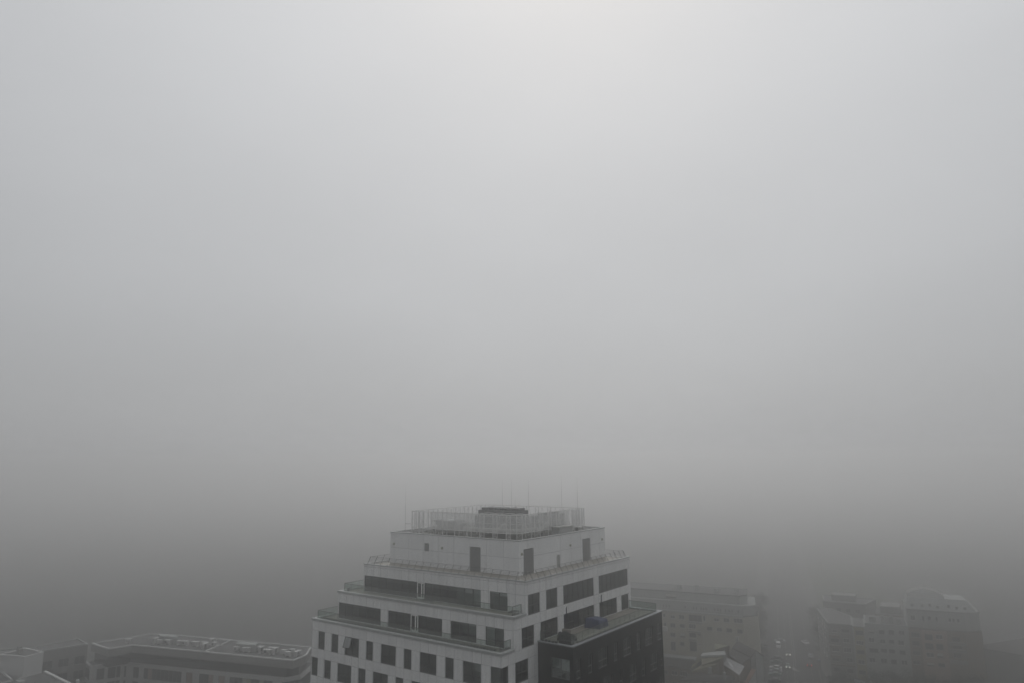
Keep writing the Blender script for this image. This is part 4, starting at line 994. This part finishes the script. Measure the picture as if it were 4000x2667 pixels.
for k, (s, w_, h) in enumerate(((13, 2, 1.5), (16.5, 1, 2), (19, 1, 2.1), (21, 1.2, 1.4))): m = MB(); m.obox(A, e, n, s, s + w_, -4, -2.5, -30.42, -30.4 + h); m.build('chimney', M['grey'], b)
b = thing('mansard_apartment_house', 'brown and pink apartment house under a tall pale mansard storey with a domed roof', 'building', (26, 200, GZ))
block(b, [pt(24.05, .3), pt(39.5, .3), pt(44.2, -2.5), pt(44.2, -14), pt(24.05, -14)], GZ, -30.6, 'brown', 'roofgrey', 'wall')
m = MB(); m.obox(A, e, n, 27.4, 34.4, .3, .75, GZ, -31.2)
m.build('pink_bay', M['pink'], b)
m = MB(); m.prism([pt(39.4, .35), pt(39.4, -1), pt(44.1, -3), pt(44.3, -2.4)], GZ, -30.9); m.build('end_wall', M['brown'], b)
r3 = [(28.34, -33.91, 30.45, -32.2, 3), (31.27, -33.34, 33.27, -32.04, 1), (28.18, -36.7, 30.47, -34.9, 3), (31.18, -36.61, 33.18, -34.82, 3), (28.28, -38.96, 30.39, -37.66, 1), (31.19, -38.87, 32.83, -37.58, 2), (28.19, -41.63, 30.2, -40.63, 2), (31.2, -41.6, 33.1, -40.5, 3)]
for q in r3: far_window(b, A, e, n, *q, .75)
for q in [(24.61, -36.04, 26.75, -34.63, 3), (24.57, -33.44, 27.0, -32.03, 0), (24.53, -38.84, 26.66, -37.63, 0), (24.34, -41.63, 26.38, -40.63, 0), (35.81, -33.82, 37.96, -32.43, 3), (35.78, -35.97, 38.28, -34.59, 3), (35.71, -38.52, 37.85, -37.14, 0)]: far_window(b, A, e, n, *q, .3)
for za, zb in ((-34.9, -34.0), (-37.0, -36.1), (-40.2, -39.2)): m = MB(); m.obox(A, e, n, 34.6, 39.3, .3, 1.3, za, zb); m.build('balcony', M['grey'], b)
m = MB().prism([pt(23.9, .1), pt(39.8, .1), pt(44.0, -2.6), pt(44.0, -14), pt(23.9, -14)], -30.58, -25.3).build('mansard_wall', M['pale'], b)
m = MB(); m.prism([pt(23.7, .5), pt(39.9, .5), pt(44.3, -2.3), pt(44.3, -14), pt(23.7, -14)], -25.29, -25.0); m.build('cornice', M['grey'], b)
for q in [(24.9, -28.4, 26.2, -26.9, 1), (28.1, -28.33, 28.75, -26.9, 3), (29.67, -28.0, 30.59, -26.9, 3), (31.85, -28.23, 32.4, -26.9, 3), (35.27, -28.15, 36.17, -26.95, 1), (36.4, -28.07, 37.0, -26.98, 3), (37.6, -28.16, 38.4, -26.97, 1)]: far_window(b, A, e, n, *q, .1)
# steep pale roof, then a shallow dome on the left part
def loft(m, r0, z0, r1, z1):
    k = len(r0); m.add([(x, y, z0) for x, y in r0] + [(x, y, z1) for x, y in r1], [(i, (i + 1) % k, k + (i + 1) % k, k + i) for i in range(k)] + [tuple(range(k, 2 * k))])
m = MB(); loft(m, [pt(24, .2), pt(43.4, .2), pt(43.8, -13), pt(24, -13)], -25.0, [pt(24.6, -1.8), pt(41, -1.8), pt(41, -11), pt(24.6, -11)], -21.7)
m.build('mansard_roof', M['pale'], b)
m = MB(); s0, s1 = 24.7, 35.0; N_ = 14
front = [(s0 + (s1 - s0) * i / N_, -21.72 + .9 + 1.7 * math.sin(math.pi * i / N_)) for i in range(N_ + 1)]
vv = [(*pt(s, -2.2), z) for s, z in front] + [(*pt(s, -10), z) for s, z in front] + [(*pt(s, -2.2), -21.72) for s, z in front] + [(*pt(s, -10), -21.72) for s, z in front]; k = N_ + 1
m.add(vv, [(i, i + 1, k + i + 1, k + i) for i in range(N_)] + [(2 * k + i, 2 * k + i + 1, i + 1, i) for i in range(N_)] + [(k + i, k + i + 1, 3 * k + i + 1, 3 * k + i) for i in range(N_)] + [(2 * k, 0, k, 3 * k), (k - 1, 3 * k - 1, 4 * k - 1, 2 * k - 1)])
m.mi = [0] * N_ + [1] * N_ + [1] * N_ + [0, 0]
m.build('domed_roof', [M['grey'], M['wallwhite']], b)
for s, z in ((25.4, -24.4), (28.2, -24.4), (30.3, -24.0), (32.4, -24.5), (35.4, -24.0), (37.6, -24.4), (39.8, -24.4)):
    m = MB(); m.obox(A, e, n, s, s + .7, -.9, -.2, z, z + .9); m.build('skylight', M['grey'], b)
b = thing('far_low_hall', 'low dark flat hall in the murk at the right edge', 'building', (40, 222, GZ))
block(b, [(30.5, 205), (44, 228), (60, 222), (48, 200)], GZ, -36, 'grey', 'roofdark', 'wall')

b = thing('rear_apartment_house', 'faint pale house rising behind the corner apartment house', 'building', (-10, 222, GZ))
rp_ = [(-16.2, 218.0), (-2.5, 219.5), (-1.0, 232), (-19.5, 231)]
block(b, rp_, GZ, -29.2, 'grey', 'roofgrey', 'wall', 'pale')
m = MB(); m.prism([(-14, 221), (-6, 222), (-6.5, 228), (-14.6, 227)], -29.32, -27.2); m.build('penthouse_wall', M['grey'], b)
e6, n6, L6 = unit(rp_[0], rp_[1])
for k in range(4): far_window(b, rp_[0], e6, n6, 1.2 + 3.1 * k, -32.6, 2.7 + 3.1 * k, -31.2, 0)
b = thing('stepped_roof_house', 'faint house with stepped roof levels behind the cream apartment house', 'building', (9, 220, GZ))
block(b, [(1.5, 214), (17, 217), (15, 229), (0, 226)], GZ, -31.0, 'brown', 'roofgrey', 'wall')
m = MB(); m.prism([(3, 216), (9, 217.2), (8, 226), (2, 225)], -31.12, -28.7); m.build('stair_house', M['grey'], b)
m = MB(); m.prism([(10.5, 218), (13.5, 218.6), (13, 222), (10, 221.4)], -31.12, -29.4); m.build('chimney', M['pale'], b)
# billboard and kiosk at the lower edge
t = thing('billboard', 'pale blue billboard on a dark frame at the bottom edge among the trees', 'billboard', (1.9, 178.4, GZ))
eb, nb, Lb = unit((.2, 179.1), (3.9, 178.1))
m = MB(); m.obox((.2, 179.1), eb, nb, .25, Lb - .1, 0, .08, -47.6, -44.4); m.build('poster', M['sign'], t)
m = MB(); m.obox((.2, 179.1), eb, nb, 0, .2, -.05, .12, -47.8, -44.2); m.obox((.2, 179.1), eb, nb, Lb - .05, Lb + .1, -.05, .12, -47.8, -44.2); m.obox((.2, 179.1), eb, nb, .2, Lb - .05, -.05, .12, -44.35, -44.2); m.build('frame', M['roofdark'], t)
for k in (1.0, 2.8):
    m = MB(); m.obox((.2, 179.1), eb, nb, k, k + .2, -.3, -.1, GZ, -44.4); m.build('leg', M['dsteel'], t)
t = thing('kiosk', 'small kiosk with a bright flat awning behind the billboard', 'kiosk', (-.6, 196, GZ))
m = MB(); m.box(-2.0, .8, 193.2, 195.2, GZ, -46.6); m.build('wall', M['grey'], t)
m = MB(); m.box(-2.2, 1.0, 192.6, 195.4, -46.6, -46.35); m.build('awning', M['shutter'], t)
t = thing('street_lamp', 'single street lamp with a round head beside the billboard', 'street lamp', (5.3, 178, GZ))
m = MB(); m.bar((5.3, 178, GZ), (5.3, 178, -44.3), .07, 6); m.build('pole', M['steel'], t)
m = MB(); m.bar((5.3, 178, -44.3), (5.3, 178, -43.9), .22, 8, .12); m.build('lamp_head', M['shutter'], t)

# ------------------------------------------------------------------ trees
def make_tree(name, seed, h, r, label, conif=False, dens=1500):
    rt_ = random.Random(seed); t = thing(name, label, 'tree', (0, 0, GZ), None)
    m = MB(); m.bar((0, 0, 0), (.1, .05, h * .55), .2, 7, .1)
    tips = []
    for k in range(11):
        a = k * 2.4 + rt_.uniform(-.3, .3); z = h * rt_.uniform(.3, .62); L = r * rt_.uniform(.55, .95)
        q = Vector((math.cos(a) * L, math.sin(a) * L, z + L * rt_.uniform(.4, .9))); m.bar((.06, .03, z), q, .07, 5, .025); tips.append(q)
        for j in range(3):
            w = q.lerp(Vector((.06, .03, z)), rt_.uniform(.2, .6)); o = w + Vector((rt_.uniform(-1, 1), rt_.uniform(-1, 1), rt_.uniform(.3, 1.1))) * r * .35; m.bar(w, o, .03, 4, .012); tips.append(o)
    m.build('trunk', M['bark'], t, origin=None)
    m = MB(); cl = [(p, rt_.uniform(.5, 1.0) * r * .38) for p in tips] + [(Vector((rt_.uniform(-.3, .3) * r, rt_.uniform(-.3, .3) * r, h * rt_.uniform(.7, .95))), r * .35) for _ in range(5)]
    for k in range(dens):
        p, q = rt_.choice(cl); d = Vector((rt_.gauss(0, 1), rt_.gauss(0, 1), rt_.gauss(0, .8))).normalized() * q * rt_.uniform(.3, 1.1) ** .6
        c = p + d; a = Vector((rt_.uniform(-1, 1), rt_.uniform(-1, 1), rt_.uniform(-.6, .6))).normalized() * rt_.uniform(.1, .2); bb = a.orthogonal().normalized() * rt_.uniform(.08, .15)
        m.add([c - a, c + bb, c + a, c - bb], [(0, 1, 2, 3)])
    m.build('crown', M['tleaf'], t)
    # meshes were given in local metres: undo the offset that build() applies for the parent's place
    for ch in t.children: ch.data.transform(Matrix.Translation((0, 0, GZ)))
    return t
protos = [make_tree('broadleaf_tree', 21, 9.5, 3.6, 'x'), make_tree('broadleaf_tree', 22, 8, 3.0, 'x'), make_tree('broadleaf_tree', 23, 11, 4.2, 'x', dens=1900)]
TR = [(-1.5, 172, 2, 1, 'dark tree left of the billboard'), (4.8, 184.5, 0, 1, 'dark tree just right of the billboard'), (9.4, 186.2, 2, .95, 'dark tree under the cream apartment house'), (7.0, 176, 1, 1.1, 'dark tree at the bottom edge right of the street lamp'),
      (13.5, 190, 0, 1.05, 'dark tree under the left pink bay'), (17.6, 192.0, 2, .85, 'dark tree under the middle of the pink bay'), (22.6, 191, 1, 1.2, 'dark tree below the right end of the pink bay'), (26, 196, 0, 1, 'dark tree below the brown end wall'), (30.5, 199, 2, .9, 'rightmost dark tree before the low hall'),
      (13, 178, 2, .9, 'nearest dark tree at the bottom edge under the cream house'), (19.5, 181, 0, .95, 'nearest dark tree at the bottom edge under the mansard house'), (26.5, 186, 2, .9, 'nearest dark tree at the bottom edge towards the right'),
      (-31.6, 189, 1, .8, 'small dark tree on the left pavement nearest the parked cars'), (-34.5, 200.5, 0, .75, 'small dark tree on the left pavement behind the parked cars'), (-38.5, 213, 1, .8, 'small dark tree farthest along the left pavement'), (-26.9, 172.5, 0, .6, 'small dark tree at the lower left kerb of the street'),
      (-6.3, 183, 1, .9, 'dark tree at the right kerb in front of the corner house'), (34, 207, 0, .8, 'dark tree between the low hall and the car park')]
FAR = ['nearest', 'second', 'third', 'fourth', 'fifth', 'sixth', 'farthest']
for i_ in range(7):
    p_ = st(42 + i_ * 11, -3.2 + (i_ % 2) * .8); TR.append((p_[0], p_[1], i_ % 3, 1.0 + .1 * (i_ % 3), FAR[i_] + ' dark tree of the far row along the left kerb of the street'))
    p_ = st(36 + i_ * 11, 15.9 + (i_ % 2) * .9 + 4.4); TR.append((p_[0], p_[1], (i_ + 1) % 3, .9 + .1 * (i_ % 2), FAR[i_] + ' dark tree of the far row along the right kerb of the street'))
used = set()
for i, (x, y, k, s, lab) in enumerate(TR):
    t = protos[k] if k not in used else copy_tree(protos[k]); used.add(k)
    t.location = (x, y, GZ + .05); t.scale = (s, s, s); t.rotation_euler = (0, 0, i * 1.7); t['label'] = lab; t['group'] = 'dark trees along the streets'

# ------------------------------------------------------------------ cars
def make_car(kind):
    t = thing('parked_car', 'x', 'car', (0, 0, 0))
    W = .88
    if kind == 'van': side = [(-2.3, .35), (-2.35, 1.1), (-2.2, 1.95), (1.2, 2.0), (1.75, 1.25), (2.3, 1.05), (2.4, .4)]; win = [(-2.0, 1.85, 1.1, 1.2)]
    else: side = [(-2.1, .35), (-2.18, .8), (-2.05, 1.0), (-1.55, 1.02), (-1.0, 1.42), (.35, 1.45), (1.05, 1.0), (1.95, .88), (2.12, .65), (2.1, .35)]
    n = len(side); v = []
    for y, k in ((-W, 1), (W, 1)):
        for x, z in side: v.append((x, y * (.86 if z > 1.15 else 1), z))
    m = MB(); m.add(v, [tuple(range(n)), tuple(range(2 * n - 1, n - 1, -1))] + [(i, n + i, n + (i + 1) % n, (i + 1) % n) for i in range(n)])
    body = m.build('body', M['car_white'], t, bevel=.04)
    m = MB()
    if kind == 'van':
        m.add([(1.24, -.7, 1.93), (1.24, .7, 1.93), (1.72, .76, 1.33), (1.72, -.76, 1.33)], [(0, 3, 2, 1)])
        for v_ in m.v: pass
        m.v = [(x + .03, y, z + .02) for x, y, z in m.v]
        for s in (-1, 1): m.box(-1.9, 1.1, s * .765, s * .80, 1.3, 1.8)
    else:
        m.v = []; m.add([(.40, -.68, 1.43), (.40, .68, 1.43), (1.0, .74, 1.06), (1.0, -.74, 1.06)], [(0, 3, 2, 1)])
        m.add([(-1.05, -.68, 1.40), (-1.05, .68, 1.40), (-1.5, .74, 1.06), (-1.5, -.74, 1.06)], [(0, 1, 2, 3)])
        m.v = [(x + (.02 if x > 0 else -.02), y, z + .02) for x, y, z in m.v]
        for s in (-1, 1): m.add([(-.95, s * .775, 1.38), (.3, s * .775, 1.4), (.85, s * .90, 1.05), (-1.35, s * .90, 1.05)], [(0, 1, 2, 3)])
    m.build('windows', M['carglass'], t)
    for x in (-1.35, 1.35):
        for s in (-1, 1):
            m = MB(); m.bar((x, s * .72, .33), (x, s * .90, .33), .33, 14); w = m.build('wheel', M['tyre'], t)
            m = MB(); m.bar((x, s * .90, .33), (x, s * .915, .33), .18, 10); m.build('rim', M['car_silver'], w)
    xf = 2.36 if kind == 'van' else 2.09; xr = -2.36 if kind == 'van' else -2.17
    for s in (-1, 1):
        m = MB(); m.box(xf - .05, xf + .04, s * .62 - .15, s * .62 + .15, .62, .78); m.build('headlight', M['head_off'], t)
        m = MB(); m.box(xr - .02, xr + .05, s * .68 - .12, s * .68 + .12, .70, .86); m.build('tail_light', M['tail_off'], t)
    return t
def paint(t, key, cache={}):
    for ch in t.children:
        if ch.name.startswith('body'):
            kk = (ch.data.name.split('@')[0], key)
            if kk not in cache:
                d = ch.data.copy(); d.name = kk[0] + '@' + key; d.materials[0] = M[key]; cache[kk] = d
            ch.data = cache[kk]
def lights(t, which, key):
    for ch in t.children:
        if ch.name.startswith(which):
            d = ch.data.copy(); d.materials[0] = M[key]; ch.data = d
saloon, van = make_car('saloon'), make_car('van')
ROAD = math.atan2(SE.y, SE.x)
CARS = [  # x, y, heading offset (0 = driving away), body, paint, name, label, lights
 (-32.2, 224.9, 180, saloon, 'car_dark', 'moving_car', 'dark car coming towards us with both headlights lit, the farther of two', 'head'),
 (-27.7, 207.8, 180, saloon, 'car_teal', 'moving_car', 'dark car coming towards us with both headlights lit, the nearer of two', 'head'),
 (-22.0, 214.6, 0, saloon, 'car_dark', 'moving_car', 'dark car driving away with a red tail light lit', 'tail'),
 (-38.7, 234.6, 180, van, 'car_white', 'moving_car', 'white van farthest up the left lane', None),
 (-31.4, 246.7, 20, saloon, 'car_white', 'moving_car', 'white car turning at the far end of the street', None),
 (-24.3, 226.3, 0, saloon, 'car_silver', 'moving_car', 'silver car ahead of the red tail light', None),
 (-20.6, 229.4, 0, van, 'car_orange', 'parked_car', 'orange van at the right kerb', None),
 (-18.6, 221.5, 70, saloon, 'car_blue', 'parked_car', 'blue car standing across the right kerb', None),
 (-29.4, 198.8, 90, saloon, 'car_silver', 'parked_car', 'silver car parked at the left kerb, second from the bottom edge group', None),
 (-30.6, 202.9, 90, saloon, 'car_white', 'parked_car', 'white car parked at the left kerb among darker ones', None),
 (-28.5, 194.6, 90, saloon, 'car_teal', 'parked_car', 'dark green car parked nearest at the left kerb', None),
 (-32.6, 210.6, 90, saloon, 'car_teal', 'parked_car', 'dark car with a pale rear parked at the left kerb', None),
 (-34.0, 215.8, 90, saloon, 'car_dark', 'parked_car', 'black car parked at the left kerb beside the farther headlights', None),
 (-40.6, 243.0, 90, saloon, 'car_silver', 'parked_car', 'pale car parked farthest along the left kerb', None),
 (-26.6, 187.6, 90, saloon, 'car_dark', 'parked_car', 'black car parked at the bottom edge of the street', None),
 (34.8, 259.6, 80, saloon, 'car_white', 'parked_car', 'white car farthest left in the right hand car park', None),
 (36.0, 250.2, 80, saloon, 'car_silver', 'parked_car', 'silver car in the second row of the car park', None),
 (39.3, 254.4, 80, van, 'car_white', 'parked_car', 'white van in the car park', None),
 (42.2, 241.6, 80, saloon, 'car_white', 'parked_car', 'white car at the lower right corner of the car park', None),
 (38.4, 240.0, 80, saloon, 'car_dark', 'parked_car', 'dark car beside the corner white car in the car park', None),
]
first = {id(saloon): True, id(van): True}
for (x, y, ro, src, pk, nm, lab, li) in CARS:
    if first[id(src)]: t = src; first[id(src)] = False
    else: t = copy_tree(src)
    t.name = nm; t.location = (x, y, GZ + .02); t.rotation_euler = (0, 0, ROAD + R(ro)); t['label'] = lab
    t['group'] = 'cars parked in the streets' if nm == 'parked_car' else 'cars driving in the street'
    if nm == 'moving_car': t['category'] = 'car'
    paint(t, pk)
for o_ in list(col.objects):
    if o_.parent is None and o_.name.startswith('moving_car'):
        if 'headlights' in o_['label']: lights(o_, 'headlight', 'head_on')
        if 'tail light lit' in o_['label']: lights(o_, 'tail_light', 'tail_on')
